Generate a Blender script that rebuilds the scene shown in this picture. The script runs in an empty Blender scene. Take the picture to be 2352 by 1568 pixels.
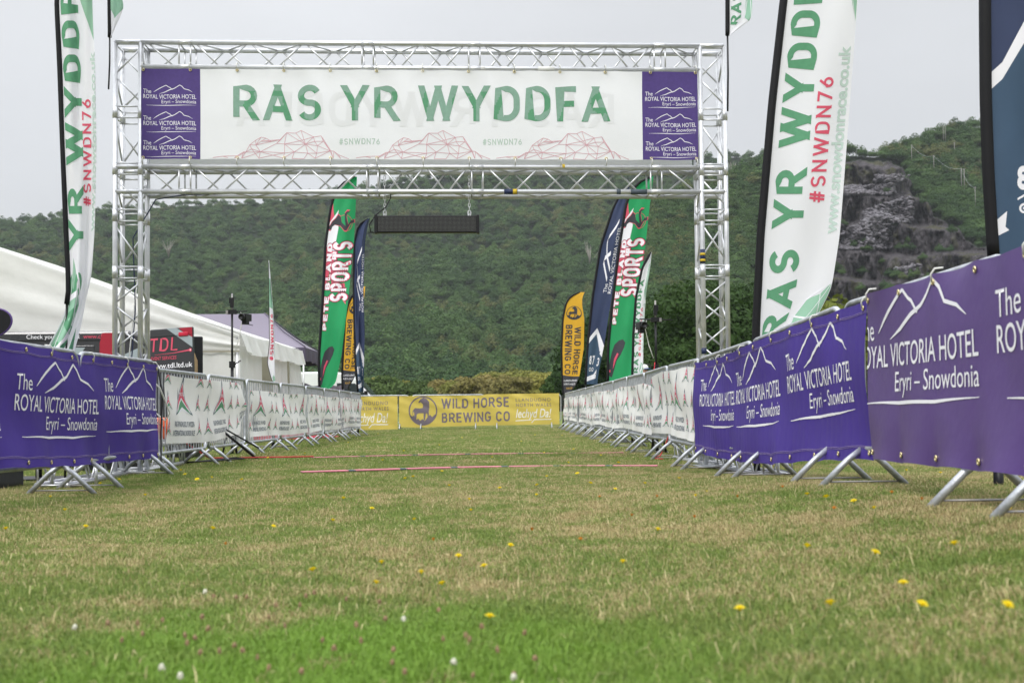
import bpy, bmesh, math, random
import numpy as np
from mathutils import Vector, Matrix
random.seed(7); rng = np.random.default_rng(7)
sc = bpy.context.scene; COL = sc.collection
R = math.radians
# ------------------------------------------------------------ camera
PITCH, ROLL, SH, FPX = R(1.8), R(0.52), 75.0, 40/36*2352
Fw = np.array([0, math.cos(PITCH), math.sin(PITCH)]); _r = np.array([1., 0, 0]); _u = np.array([0, -math.sin(PITCH), math.cos(PITCH)])
Rt = _r*math.cos(ROLL)-_u*math.sin(ROLL); Up = _u*math.cos(ROLL)+_r*math.sin(ROLL); EYE = np.array([0, 0, .6])
def at(x, y, Y):                       # where the sight line through photo point (x, y) meets the plane at distance Y
    d = Fw+Rt*(x-1176)/FPX+Up*(784+SH-y)/FPX
    return EYE+d*(Y/d[1])
def atz(x, y, z=0.0):
    d = Fw+Rt*(x-1176)/FPX+Up*(784+SH-y)/FPX
    return EYE+d*((z-.6)/d[2])
cd = bpy.data.cameras.new('camera'); cam = bpy.data.objects.new('camera', cd); COL.objects.link(cam); sc.camera = cam
cd.lens = 40; cd.sensor_width = 36; cd.clip_start = .05; cd.clip_end = 6000; cd.shift_y = SH/2352
M = Matrix(((Rt[0], Up[0], -Fw[0]), (Rt[1], Up[1], -Fw[1]), (Rt[2], Up[2], -Fw[2]))).to_4x4()
M.translation = EYE; cam.matrix_world = M
cd.dof.use_dof = True; cd.dof.focus_distance = 13; cd.dof.aperture_fstop = 4.0
# ------------------------------------------------------------ world: overcast sky
sc.view_settings.view_transform = 'Standard'; sc.view_settings.look = 'None'; sc.view_settings.exposure = 0; sc.view_settings.gamma = 1
sc.cycles.use_denoising = True; sc.cycles.max_bounces = 7; sc.cycles.transparent_max_bounces = 12; sc.cycles.volume_bounces = 0
SUN_EL, SUN_AZ = R(42), R(205)         # behind the camera, a little to its right
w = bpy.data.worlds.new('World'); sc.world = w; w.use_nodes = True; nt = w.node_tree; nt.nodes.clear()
def N(t, ty, **k):
    n = t.nodes.new(ty)
    for a, b in k.items(): setattr(n, a, b)
    return n
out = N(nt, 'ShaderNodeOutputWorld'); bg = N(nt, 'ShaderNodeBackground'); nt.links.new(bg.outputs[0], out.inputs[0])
sky = N(nt, 'ShaderNodeTexSky', sky_type='NISHITA', sun_disc=False, sun_elevation=SUN_EL, sun_rotation=SUN_AZ)
sky.air_density = 1; sky.dust_density = 4
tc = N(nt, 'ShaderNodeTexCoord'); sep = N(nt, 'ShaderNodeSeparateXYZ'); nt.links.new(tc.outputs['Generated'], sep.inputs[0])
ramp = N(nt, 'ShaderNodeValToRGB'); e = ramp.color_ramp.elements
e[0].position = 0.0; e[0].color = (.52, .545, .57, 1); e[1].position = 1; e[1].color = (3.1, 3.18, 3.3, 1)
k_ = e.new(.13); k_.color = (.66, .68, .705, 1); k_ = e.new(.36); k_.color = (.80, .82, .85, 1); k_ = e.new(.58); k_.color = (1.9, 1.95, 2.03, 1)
nz = N(nt, 'ShaderNodeTexNoise'); nz.inputs['Scale'].default_value = 1.6; nz.inputs['Detail'].default_value = 4; nz.inputs['Roughness'].default_value = .5
mp = N(nt, 'ShaderNodeMapping'); mp.inputs['Scale'].default_value = (1, 1, 2.5); nt.links.new(tc.outputs['Generated'], mp.inputs[0]); nt.links.new(mp.outputs[0], nz.inputs[0])
mx = N(nt, 'ShaderNodeMath', operation='MULTIPLY_ADD'); mx.inputs[1].default_value = .5; mx.inputs[2].default_value = .745; nt.links.new(nz.outputs[0], mx.inputs[0])
xg = N(nt, 'ShaderNodeMath', operation='MULTIPLY_ADD'); xg.inputs[1].default_value = -.16; xg.inputs[2].default_value = 1.0; nt.links.new(sep.outputs[0], xg.inputs[0])
mm = N(nt, 'ShaderNodeMath', operation='MULTIPLY'); nt.links.new(mx.outputs[0], mm.inputs[0]); nt.links.new(xg.outputs[0], mm.inputs[1])
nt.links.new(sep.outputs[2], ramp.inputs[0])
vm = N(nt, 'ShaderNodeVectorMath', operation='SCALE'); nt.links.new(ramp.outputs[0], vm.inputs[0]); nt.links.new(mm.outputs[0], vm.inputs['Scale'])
sk = N(nt, 'ShaderNodeVectorMath', operation='SCALE'); sk.inputs['Scale'].default_value = .07; nt.links.new(sky.outputs[0], sk.inputs[0])
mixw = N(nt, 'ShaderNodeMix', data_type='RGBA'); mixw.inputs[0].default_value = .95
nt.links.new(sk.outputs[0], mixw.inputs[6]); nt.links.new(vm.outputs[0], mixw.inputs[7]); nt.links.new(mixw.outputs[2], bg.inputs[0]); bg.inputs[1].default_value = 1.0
sl = bpy.data.lights.new('sun', 'SUN'); sl.energy = 1.5; sl.angle = R(14); sl.color = (1, .97, .92)
so = bpy.data.objects.new('sun', sl); COL.objects.link(so)
_d = Vector((math.sin(SUN_AZ)*math.cos(SUN_EL), math.cos(SUN_AZ)*math.cos(SUN_EL), math.sin(SUN_EL)))
so.rotation_euler = (-_d).to_track_quat('-Z', 'Y').to_euler()

# ------------------------------------------------------------ materials
def mat(name, col, rough=.6, metal=0, noise=0, nscale=4, trans=0, spec=.3, bump=0, bscale=60, col2=None, stretch=None, coat=0, alpha=1):
    m = bpy.data.materials.new(name); m.use_nodes = True; t = m.node_tree; b = t.nodes['Principled BSDF']
    b.inputs['Roughness'].default_value = rough; b.inputs['Metallic'].default_value = metal; b.inputs['Specular IOR Level'].default_value = spec
    b.inputs['Base Color'].default_value = (*col, 1); b.inputs['Coat Weight'].default_value = coat
    tcn = N(t, 'ShaderNodeTexCoord'); mpn = N(t, 'ShaderNodeMapping'); t.links.new(tcn.outputs['Object'], mpn.inputs[0])
    if stretch: mpn.inputs['Scale'].default_value = stretch
    if noise:
        n = N(t, 'ShaderNodeTexNoise'); n.inputs['Scale'].default_value = nscale; n.inputs['Detail'].default_value = 6; n.inputs['Roughness'].default_value = .6
        t.links.new(mpn.outputs[0], n.inputs[0]); c = N(t, 'ShaderNodeMix', data_type='RGBA')
        lo = col2 or tuple(x*(1-noise) for x in col)
        c.inputs[6].default_value = (*lo, 1); c.inputs[7].default_value = (*[min(1, x*(1+noise*.5)) for x in col], 1)
        mr = N(t, 'ShaderNodeMapRange'); mr.inputs[1].default_value = .32; mr.inputs[2].default_value = .68
        t.links.new(n.outputs[0], mr.inputs[0]); t.links.new(mr.outputs[0], c.inputs[0]); t.links.new(c.outputs[2], b.inputs['Base Color'])
        rr = N(t, 'ShaderNodeMapRange'); rr.inputs[3].default_value = max(.05, rough-.12); rr.inputs[4].default_value = min(1, rough+.12)
        t.links.new(n.outputs[0], rr.inputs[0]); t.links.new(rr.outputs[0], b.inputs['Roughness'])
    if bump:
        n2 = N(t, 'ShaderNodeTexNoise'); n2.inputs['Scale'].default_value = bscale; n2.inputs['Detail'].default_value = 5
        bp = N(t, 'ShaderNodeBump'); bp.inputs['Strength'].default_value = bump; bp.inputs['Distance'].default_value = .02
        t.links.new(mpn.outputs[0], n2.inputs[0]); t.links.new(n2.outputs[0], bp.inputs['Height']); t.links.new(bp.outputs[0], b.inputs['Normal'])
    if trans:
        tr = N(t, 'ShaderNodeBsdfTranslucent'); ms = N(t, 'ShaderNodeMixShader'); ms.inputs[0].default_value = trans
        tr.inputs[0].default_value = (*col, 1)
        o = t.nodes['Material Output']; t.links.new(b.outputs[0], ms.inputs[1]); t.links.new(tr.outputs[0], ms.inputs[2]); t.links.new(ms.outputs[0], o.inputs[0])
    return m
def srgb(r, g, b):
    f = lambda c: ((c/255+.055)/1.055)**2.4 if c > 10 else c/255/12.92
    return (f(r), f(g), f(b))
K = {
 'alu': mat('brushed_aluminium', (.68, .69, .71), .36, .68, .14, 9, stretch=(1, 1, 1)),
 'galv': mat('galvanised_steel', (.47, .49, .52), .42, .55, .3, 14, bump=.15, bscale=40),
 'galv_old': mat('worn_galvanised_steel', (.22, .225, .235), .5, .5, .4, 7, col2=(.33, .30, .27)),
 'white_vinyl': mat('white_banner_cloth', (.86, .87, .89), .62, 0, .03, 2, trans=.2, bump=.3, bscale=3),
 'white_flag': mat('white_flag_cloth', (.86, .86, .90), .75, 0, .02, 2, trans=.35),
 'white_mesh': mat('white_mesh_banner', (.84, .835, .82), .6, 0, .04, 3, trans=.15),
 'purple': mat('deep_purple_cloth', (.062, .034, .262), .62, 0, .12, 2.2, spec=.25, bump=.35, bscale=5),
 'purple2': mat('greyed_purple_vinyl', (.098, .054, .21), .40, 0, .14, 1.6, spec=.4, bump=.4, bscale=4),
 'purple3': mat('mesh_purple', (.095, .060, .24), .6, 0, .12, 40, trans=.15),
 'ink_white': mat('white_print', (.80, .79, .84), .6),
 'ink_white_y': mat('pale_print', (.78, .76, .68), .6),
 'green_a': mat('green_print', (.22, .37, .29), .6, 0, .1, 30),
 'green_b': mat('dense_green_print', (.10, .30, .165), .6, 0, .1, 30),
 'green_pale': mat('pale_green_print', (.27, .48, .35), .65),
 'ghost': mat('show_through', (.82, .83, .845), .65, trans=.2),
 'grey_ink': mat('grey_green_print', (.46, .57, .50), .65),
 'grey_ink2': mat('light_grey_print', (.50, .62, .57), .65),
 'pink_line': mat('rose_print', (.64, .36, .41), .65),
 'red_ink': mat('red_print', (.66, .09, .15), .65),
 'navy_ink': mat('navy_print', (.06, .09, .14), .65),
 'flag_green': mat('green_flag_cloth', (.025, .33, .12), .65, 0, .1, 2, trans=.25),
 'flag_navy': mat('navy_flag_cloth', (.040, .055, .12), .6, 0, .15, 2, trans=.15),
 'flag_slate': mat('slate_blue_flag_cloth', (.055, .10, .17), .55, 0, .15, 2, trans=.15),
 'flag_gold': mat('golden_flag_cloth', (.72, .40, .035), .65, 0, .08, 2, trans=.3),
 'flag_yellow': mat('yellow_banner_cloth', (.66, .52, .115), .65, 0, .08, 2, trans=.2),
 'dark_ink': mat('dark_grey_print', (.045, .045, .055), .65),
 'mauve_ink': mat('greyed_print', (.17, .14, .17), .65),
 'black': mat('black_fabric', (.006, .006, .008), .7, 0, .2, 8),
 'blackp': mat('black_plastic', (.012, .012, .014), .4, 0, .2, 12),
 'tent': mat('white_tent_cloth', (.84, .84, .81), .5, 0, .06, 1.2, trans=.3, bump=.9, bscale=3.2),
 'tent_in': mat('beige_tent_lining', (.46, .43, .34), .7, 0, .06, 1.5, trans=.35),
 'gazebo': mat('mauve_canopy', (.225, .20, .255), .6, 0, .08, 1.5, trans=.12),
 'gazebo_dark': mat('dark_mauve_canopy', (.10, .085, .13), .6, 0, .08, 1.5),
 'van_grey': mat('charcoal_van_paint', (.045, .045, .05), .3, .2, .08, 2, coat=.4),
 'van_white': mat('white_van_paint', (.75, .76, .77), .35, 0, .04, 2, coat=.4),
 'van_silver': mat('silver_stripe', (.33, .38, .41), .4), 'van_red': mat('red_stripe', (.35, .02, .04), .4),
 'glass': mat('dark_window_glass', (.03, .04, .045), .08, 0, spec=.6),
 'ply': mat('plywood', (.48, .33, .18), .6, 0, .2, 6, stretch=(1, 1, 6)),
 'pink_mat': mat('pink_timing_strip', (.62, .20, .26), .5, 0, .15, 8),
 'slate_mat': mat('grey_connector', (.07, .09, .11), .6),
 'brass': mat('brass', (.70, .60, .34), .3, .9), 'rope': mat('white_cord', (.75, .75, .72), .7),
 'thread': mat('stitching', (.35, .28, .42), .8), 'gold_ink': mat('gold_print', (.55, .33, .05), .6),
 'skin': mat('skin', (.45, .26, .19), .5), 'blue_cloth': mat('blue_cloth', (.05, .12, .4), .8), 'dark_cloth': mat('dark_cloth', (.03, .03, .04), .85),
 'orange': mat('orange_rubber', (.62, .10, .02), .5, 0, .2, 10), 'red': mat('red_tarpaulin', (.50, .02, .05), .5, 0, .2, 5),
 'red_cable': mat('red_cable', (.5, .03, .04), .5), 'tapeY': mat('yellow_tape', (.6, .42, .03), .5), 'tapeB': mat('dark_blue_tape', (.02, .03, .08), .4), 'tapeW': mat('white_tape', (.7, .7, .68), .5),
 'petal': mat('yellow_petals', (.78, .62, .01), .6, trans=.25), 'stem': mat('flower_stem', (.10, .16, .03), .7), 'orange_petal': mat('faded_orange_petals', (.55, .22, .02), .7),
 'clover': mat('dry_clover_head', (.33, .22, .13), .8, 0, .3, 90), 'cloverw': mat('white_clover_head', (.68, .66, .56), .8, 0, .2, 90),
 'bark': mat('bark', (.09, .07, .055), .9, 0, .4, 3, bump=.6, bscale=6), 'bare': mat('bare_wood', (.27, .25, .22), .9),
 'roofgrey': mat('grey_sheet_roof', (.25, .23, .23), .7, 0, .15, .6), 'wallgrey': mat('dark_stone_wall', (.09, .08, .08), .9, 0, .3, .5),
 'pole_wood': mat('pale_pole', (.24, .23, .21), .8),
}
# LED face: dark with a grid of small lenses
m = K['led'] = mat('unlit_led_face', (.012, .012, .013), .5); t = m.node_tree; b = t.nodes['Principled BSDF']
tcn = N(t, 'ShaderNodeTexCoord'); mpn = N(t, 'ShaderNodeVectorMath', operation='MULTIPLY'); mpn.inputs[1].default_value = (1/.0125,)*3
t.links.new(tcn.outputs['Object'], mpn.inputs[0]); fr = N(t, 'ShaderNodeVectorMath', operation='FRACTION'); t.links.new(mpn.outputs[0], fr.inputs[0])
sb = N(t, 'ShaderNodeVectorMath', operation='SUBTRACT'); sb.inputs[1].default_value = (.5, .5, .5); t.links.new(fr.outputs[0], sb.inputs[0])
ml = N(t, 'ShaderNodeVectorMath', operation='MULTIPLY'); ml.inputs[1].default_value = (1, 0, 1); t.links.new(sb.outputs[0], ml.inputs[0])
ln = N(t, 'ShaderNodeVectorMath', operation='LENGTH'); t.links.new(ml.outputs[0], ln.inputs[0])
lt = N(t, 'ShaderNodeMath', operation='LESS_THAN'); lt.inputs[1].default_value = .24; t.links.new(ln.outputs['Value'], lt.inputs[0])
c = N(t, 'ShaderNodeMix', data_type='RGBA'); c.inputs[6].default_value = (.01, .01, .011, 1); c.inputs[7].default_value = (.14, .145, .135, 1)
t.links.new(lt.outputs[0], c.inputs[0]); t.links.new(c.outputs[2], b.inputs['Base Color'])

# ------------------------------------------------------------ object helpers
def tag(o, label=None, cat=None, group=None, kind=None):
    if label: o['label'] = label
    if cat: o['category'] = cat
    if group: o['group'] = group
    if kind: o['kind'] = kind
    return o
def empty(name, loc=(0, 0, 0), rz=0, label=None, cat=None, group=None):
    o = bpy.data.objects.new(name, None); COL.objects.link(o); o.location = loc; o.rotation_euler = (0, 0, rz); o.empty_display_size = .2
    return tag(o, label, cat, group)
class MB:
    def __init__(s): s.v = []; s.f = []; s.m = []; s.mats = []; s.sm = []
    def mi(s, m):
        if m not in s.mats: s.mats.append(m)
        return s.mats.index(m)
    def add(s, V, F, m, smooth=False):
        o = len(s.v); s.v += [tuple(map(float, p)) for p in V]; i = s.mi(m)
        for f in F: s.f.append([o+a for a in f]); s.m.append(i); s.sm.append(smooth)
    def box(s, c, d, m, rz=0, M=None):
        x, y, z = [a/2 for a in d]; P = [Vector((i*x, j*y, k*z)) for i in (-1, 1) for j in (-1, 1) for k in (-1, 1)]
        if rz: r = Matrix.Rotation(rz, 3, 'Z'); P = [r @ p for p in P]
        if M: P = [M @ p for p in P]
        P = [p+Vector(c) for p in P]
        s.add(P, [(0, 1, 3, 2), (4, 6, 7, 5), (0, 4, 5, 1), (2, 3, 7, 6), (0, 2, 6, 4), (1, 5, 7, 3)], m)
    def tube(s, pts, r, m, n=8, cap=True, closed=False):
        P = [Vector(p) for p in pts]; k = len(P); rs = r if hasattr(r, '__len__') else [r]*k
        V = []; F = []; up = None
        for i in range(k):
            if closed: tg = P[(i+1) % k]-P[i-1]
            else: tg = P[min(i+1, k-1)]-P[max(i-1, 0)]
            if tg.length < 1e-9: tg = Vector((0, 0, 1))
            tg.normalize()
            if up is None: up = Vector((0, 0, 1)) if abs(tg.z) < .9 else Vector((1, 0, 0))
            a = tg.cross(up)
            if a.length < 1e-6: a = tg.orthogonal()
            a.normalize(); bb = a.cross(tg).normalized(); up = bb
            for j in range(n):
                an = 2*math.pi*j/n; V.append(P[i]+(a*math.cos(an)+bb*math.sin(an))*rs[i])
        for i in range(k if closed else k-1):
            for j in range(n): q = (i+1) % k; F.append((i*n+j, i*n+(j+1) % n, q*n+(j+1) % n, q*n+j))
        if cap and not closed: F.append(tuple(range(n))[::-1]); F.append(tuple((k-1)*n+j for j in range(n)))
        s.add(V, F, m, True)
    def prism(s, pts, y0, y1, m):     # outline in the xz plane, thickness along y
        n = len(pts); V = [(x, y0, z) for x, z in pts]+[(x, y1, z) for x, z in pts]
        s.add(V, [tuple(range(n)), tuple(range(2*n-1, n-1, -1))]+[(i, n+i, n+(i+1) % n, (i+1) % n) for i in range(n)], m)
    def lathe(s, prof, m, n=12, c=(0, 0, 0)):
        V = []; F = []
        for r, z in prof:
            for j in range(n): a = 2*math.pi*j/n; V.append((c[0]+r*math.cos(a), c[1]+r*math.sin(a), c[2]+z))
        for i in range(len(prof)-1):
            for j in range(n): F.append((i*n+j, i*n+(j+1) % n, (i+1)*n+(j+1) % n, (i+1)*n+j))
        s.add(V, F, m, True)
    def build(s, name, parent=None, bevel=0):
        me = bpy.data.meshes.new(name); me.from_pydata(s.v, [], s.f)
        for mm_ in s.mats: me.materials.append(K[mm_])
        me.polygons.foreach_set('material_index', s.m); me.polygons.foreach_set('use_smooth', s.sm); me.update()
        o = bpy.data.objects.new(name, me); COL.objects.link(o)
        if parent: o.parent = parent
        if bevel:
            md = o.modifiers.new('bevel', 'BEVEL'); md.width = bevel; md.segments = 2; md.limit_method = 'ANGLE'; md.angle_limit = R(40)
        return o
def copy_tree(o, parent=None):
    c_ = o.copy(); COL.objects.link(c_); c_.parent = parent
    for ch in list(o.children): copy_tree(ch, c_)
    return c_
# ------------------------------------------------------------ lettering and print
_tc = {}
def tmesh(s, off=0.0, shear=0.0, sp=1.0):
    key = (s, off, shear, sp)
    if key in _tc: return _tc[key]
    cu = bpy.data.curves.new('t', 'FONT'); cu.body = s; cu.size = 1; cu.offset = off; cu.shear = shear; cu.space_character = sp; cu.resolution_u = 4; cu.fill_mode = 'FRONT'
    ob = bpy.data.objects.new('t', cu); COL.objects.link(ob); dg = bpy.context.evaluated_depsgraph_get(); dg.update()
    me = bpy.data.meshes.new_from_object(ob.evaluated_get(dg))
    V = np.array([(v.co.x, v.co.y) for v in me.vertices]) if len(me.vertices) else np.zeros((0, 2)); Fc = [tuple(p.vertices) for p in me.polygons]
    bpy.data.objects.remove(ob); bpy.data.meshes.remove(me); bpy.data.curves.remove(cu)
    _tc[key] = (V, Fc); return V, Fc
def _arc(cx, cy, rx, ry, a0, a1, n=8): return [(cx+rx*math.cos(R(a0+(a1-a0)*k/n)), cy+ry*math.sin(R(a0+(a1-a0)*k/n))) for k in range(n+1)]
_S = _arc(.5, .74, .5, .26, 25, 180, 9)+_arc(.5, .74, .5, .24, 190, 255, 4)+_arc(.5, .26, .5, .24, 75, 0, 5)+_arc(.5, .26, .5, .26, -8, -155, 9)
GLYPH = {
 'A': (.74, [[(0, 0), (.5, 1)], [(.5, 1), (1, 0)], [(.24, .27), (.76, .27)]]), 'B': (.62, [[(0, .53), (0, 0), (.55, 0)]+_arc(.55, .265, .45, .265, -80, 90)+[(.02, .53)], [(0, .53), (0, 1), (.5, 1)]+_arc(.5, .77, .42, .23, 80, -80)]),
 'C': (.66, [_arc(.5, .70, .5, .30, 10, 180)+_arc(.5, .30, .5, .30, 180, 350)]), 'D': (.68, [[(.3, 0), (0, 0), (0, 1), (.4, 1)]+_arc(.45, .62, .55, .38, 85, 0)+_arc(.45, .38, .55, .38, 0, -85)+[(.3, 0)]]),
 'E': (.56, [[(1, 1), (0, 1), (0, 0), (1, 0)], [(0, .52), (.85, .52)]]), 'F': (.54, [[(1, 1), (0, 1), (0, 0)], [(0, .50), (.85, .50)]]), 'G': (.68, [_arc(.5, .70, .5, .30, 15, 180)+_arc(.5, .30, .5, .30, 180, 345)+[(1, .45), (.55, .45)]]),
 'H': (.66, [[(0, 0), (0, 1)], [(1, 0), (1, 1)], [(0, .52), (1, .52)]]), 'I': (.16, [[(.5, 0), (.5, 1)]]), 'K': (.64, [[(0, 0), (0, 1)], [(1, 1), (0, .36)], [(.32, .60), (1, 0)]]),
 'L': (.54, [[(0, 1), (0, 0), (1, 0)]]), 'N': (.68, [[(0, 0), (0, 1)], [(0, 1), (1, 0)], [(1, 0), (1, 1)]]), 'O': (.70, [_arc(.5, .68, .5, .32, 0, 180)+_arc(.5, .32, .5, .32, 180, 360)+[(1, .68)]]),
 'P': (.62, [[(0, 0), (0, 1), (.5, 1)]+_arc(.52, .73, .48, .27, 85, -85)+[(.02, .46)]]), 'R': (.66, [[(0, 0), (0, 1), (.5, 1)]+_arc(.52, .73, .46, .27, 85, -85)+[(.02, .46)], [(.5, .46), (1, 0)]]),
 'S': (.64, [_S]), 'T': (.60, [[(0, 1), (1, 1)], [(.5, 0), (.5, .97)]]), 'U': (.68, [[(0, 1)]+_arc(.5, .32, .5, .32, 180, 360)+[(1, 1)]]), 'W': (1.06, [[(0, 1), (.25, 0)], [(.25, 0), (.5, 1)], [(.5, 1), (.75, 0)], [(.75, 0), (1, 1)]]),
 'Y': (.70, [[(0, 1), (.5, .40)], [(.5, .40), (1, 1)], [(.5, 0), (.5, .46)]]), '#': (.66, [[(.22, 0), (.38, 1)], [(.62, 0), (.78, 1)], [(0, .33), (.92, .33)], [(.08, .68), (1, .68)]]), ' ': (.22, []),
 '7': (.58, [[(0, 1), (1, 1)], [(1, 1), (.35, 0)]]), '6': (.60, [[(.75, 1), (.1, .45)]+_arc(.5, .3, .5, .3, 150, 500, 14)]), '8': (.6, [_arc(.5, .26, .5, .26, 0, 360, 14), _arc(.5, .76, .42, .24, 0, 360, 14)]), '3': (.56, [_arc(.45, .76, .5, .24, 160, -80)+_arc(.45, .27, .53, .27, 80, -160)]),
 '1': (.3, [[(0, .8), (1, 1), (1, 0)]]), '9': (.6, [_arc(.5, .7, .5, .3, -30, 320, 14)+[(.25, 0)]]),
}
class Des:
    def __init__(s): s.p = []
    def text(s, t, x0, x1, y0, h, m, bold=.012, shear=0, sp=1.0, layer=1, outline=()):
        V, Fc = tmesh(t, bold, shear, sp); H, _ = tmesh('H', bold); ch = H[:, 1].max()-H[:, 1].min(); b0 = H[:, 1].min()
        mnx, mxx = V[:, 0].min(), V[:, 0].max(); kx = (x1-x0)/(mxx-mnx); ky = h/ch
        s.p.append((np.c_[(V[:, 0]-mnx)*kx+x0, (V[:, 1]-b0)*ky+y0], Fc, m, layer))
        for i, (o_, mo) in enumerate(outline):
            V2, F2 = tmesh(t, bold+o_, shear, sp); s.p.append((np.c_[(V2[:, 0]-mnx)*kx+x0, (V2[:, 1]-b0)*ky+y0], F2, mo, layer-.5*(i+1)))
        return s
    def dtext(s, t, x0, x1, y0, h, m, wd=.16, layer=1, outline=(), gap=.13, shear=0):
        """plain geometric capitals drawn with strokes of even width"""
        X = -wd/2 if False else 0; runs = []
        for ch in t:
            w_, st = GLYPH[ch]; runs.append((X, w_, st)); X += w_+gap
        X -= gap; kx = (x1-x0)/X
        for oi, (o_, mo) in enumerate([(0, m)]+list(outline)):
            for gi, (gx0, w_, st) in enumerate(runs):
                for si, ps in enumerate(st):
                    P_ = [(gx0+wd/2+a*(w_-wd), wd/2+b*(1-wd)) for a, b in ps]
                    d = Des(); 
                    Q_ = [np.array(q) for q in P_]
                    dd_ = Q_[-1]-Q_[0]
                    if len(ps) == 2 and abs(dd_[0]) > .02 and abs(dd_[1]) > .02:      # diagonal with level ends
                        e_ = dd_/np.linalg.norm(dd_); hw = (wd+o_)/2/abs(e_[1]); ex = (wd/2+o_/2)/abs(e_[1])
                        a_ = Q_[0]-e_*(ex if ps[0][1] in (0, 1) else wd*.3); b_ = Q_[1]+e_*(ex if ps[1][1] in (0, 1) else wd*.3); a_[0] += e_[0]*ex*.0; V = np.array([(a_[0]-hw, a_[1]), (a_[0]+hw, a_[1]), (b_[0]+hw, b_[1]), (b_[0]-hw, b_[1])])
                        k_ = .5*wd*abs(e_[0]/e_[1]) if True else 0
                        s.p.append((np.c_[(V[:, 0]+shear*V[:, 1])*kx+x0, V[:, 1]*h+y0], [(0, 1, 2, 3)], mo, layer-.35*oi+.06*(si % 4)+.02*(gi % 2))); continue
                    if len(ps) < 9:                         # square ends reach the cap line
                        e0 = Q_[0]-Q_[1]; e0 /= np.linalg.norm(e0)+1e-9; e1 = Q_[-1]-Q_[-2]; e1 /= np.linalg.norm(e1)+1e-9
                        if not np.allclose(Q_[0], Q_[-1]): Q_[0] = Q_[0]+e0*(wd*.5+o_/2); Q_[-1] = Q_[-1]+e1*(wd*.5+o_/2)
                    d.stroke([tuple(q) for q in Q_], wd+o_, mo, layer-.35*oi+.06*(si % 4)+.02*(gi % 2))
                    for V, Fc, mm_, l in d.p: s.p.append((np.c_[(V[:, 0]+shear*V[:, 1])*kx+x0, V[:, 1]*h+y0], Fc, mm_, l))
        return s
    def poly(s, pts, m, layer=1): s.p.append((np.array(pts, float), [tuple(range(len(pts)))], m, layer)); return s
    def stroke(s, pts, wd, m, layer=1):
        P = [np.array(p, float) for p in pts]; n = len(P); ws = wd if hasattr(wd, '__len__') else [wd]*n; L = []; Q = []
        for i in range(n):
            t_ = P[min(i+1, n-1)]-P[max(i-1, 0)]; t_ /= (np.linalg.norm(t_)+1e-9); nn = np.array([-t_[1], t_[0]]); k = 1
            if 0 < i < n-1: a = P[i]-P[i-1]; k = 1/max(.6, abs(float(np.dot(a/(np.linalg.norm(a)+1e-9), t_))))
            L.append(P[i]+nn*ws[i]/2*k); Q.append(P[i]-nn*ws[i]/2*k)
        V = np.array(L+Q); s.p.append((V, [(i, i+1, n+i+1, n+i) for i in range(n-1)], m, layer)); return s
    def ring(s, c_, r0, r1, m, layer=1, n=40, asp=1, a0=0, a1=360):
        V = []; 
        for j in range(n+1):
            a = R(a0+(a1-a0)*j/n); V += [(c_[0]+r0*math.cos(a), c_[1]+r0*math.sin(a)*asp), (c_[0]+r1*math.cos(a), c_[1]+r1*math.sin(a)*asp)]
        s.p.append((np.array(V), [(2*j, 2*j+1, 2*j+3, 2*j+2) for j in range(n)], m, layer)); return s
    def put(s, d, sx=1, sy=None, dx=0, dy=0, fn=None):
        sy = sx if sy is None else sy
        for V, Fc, m, l in d.p:
            W = np.c_[V[:, 0]*sx+dx, V[:, 1]*sy+dy]
            if fn: W = fn(W)
            s.p.append((W, Fc, m, l))
        return s
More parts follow.
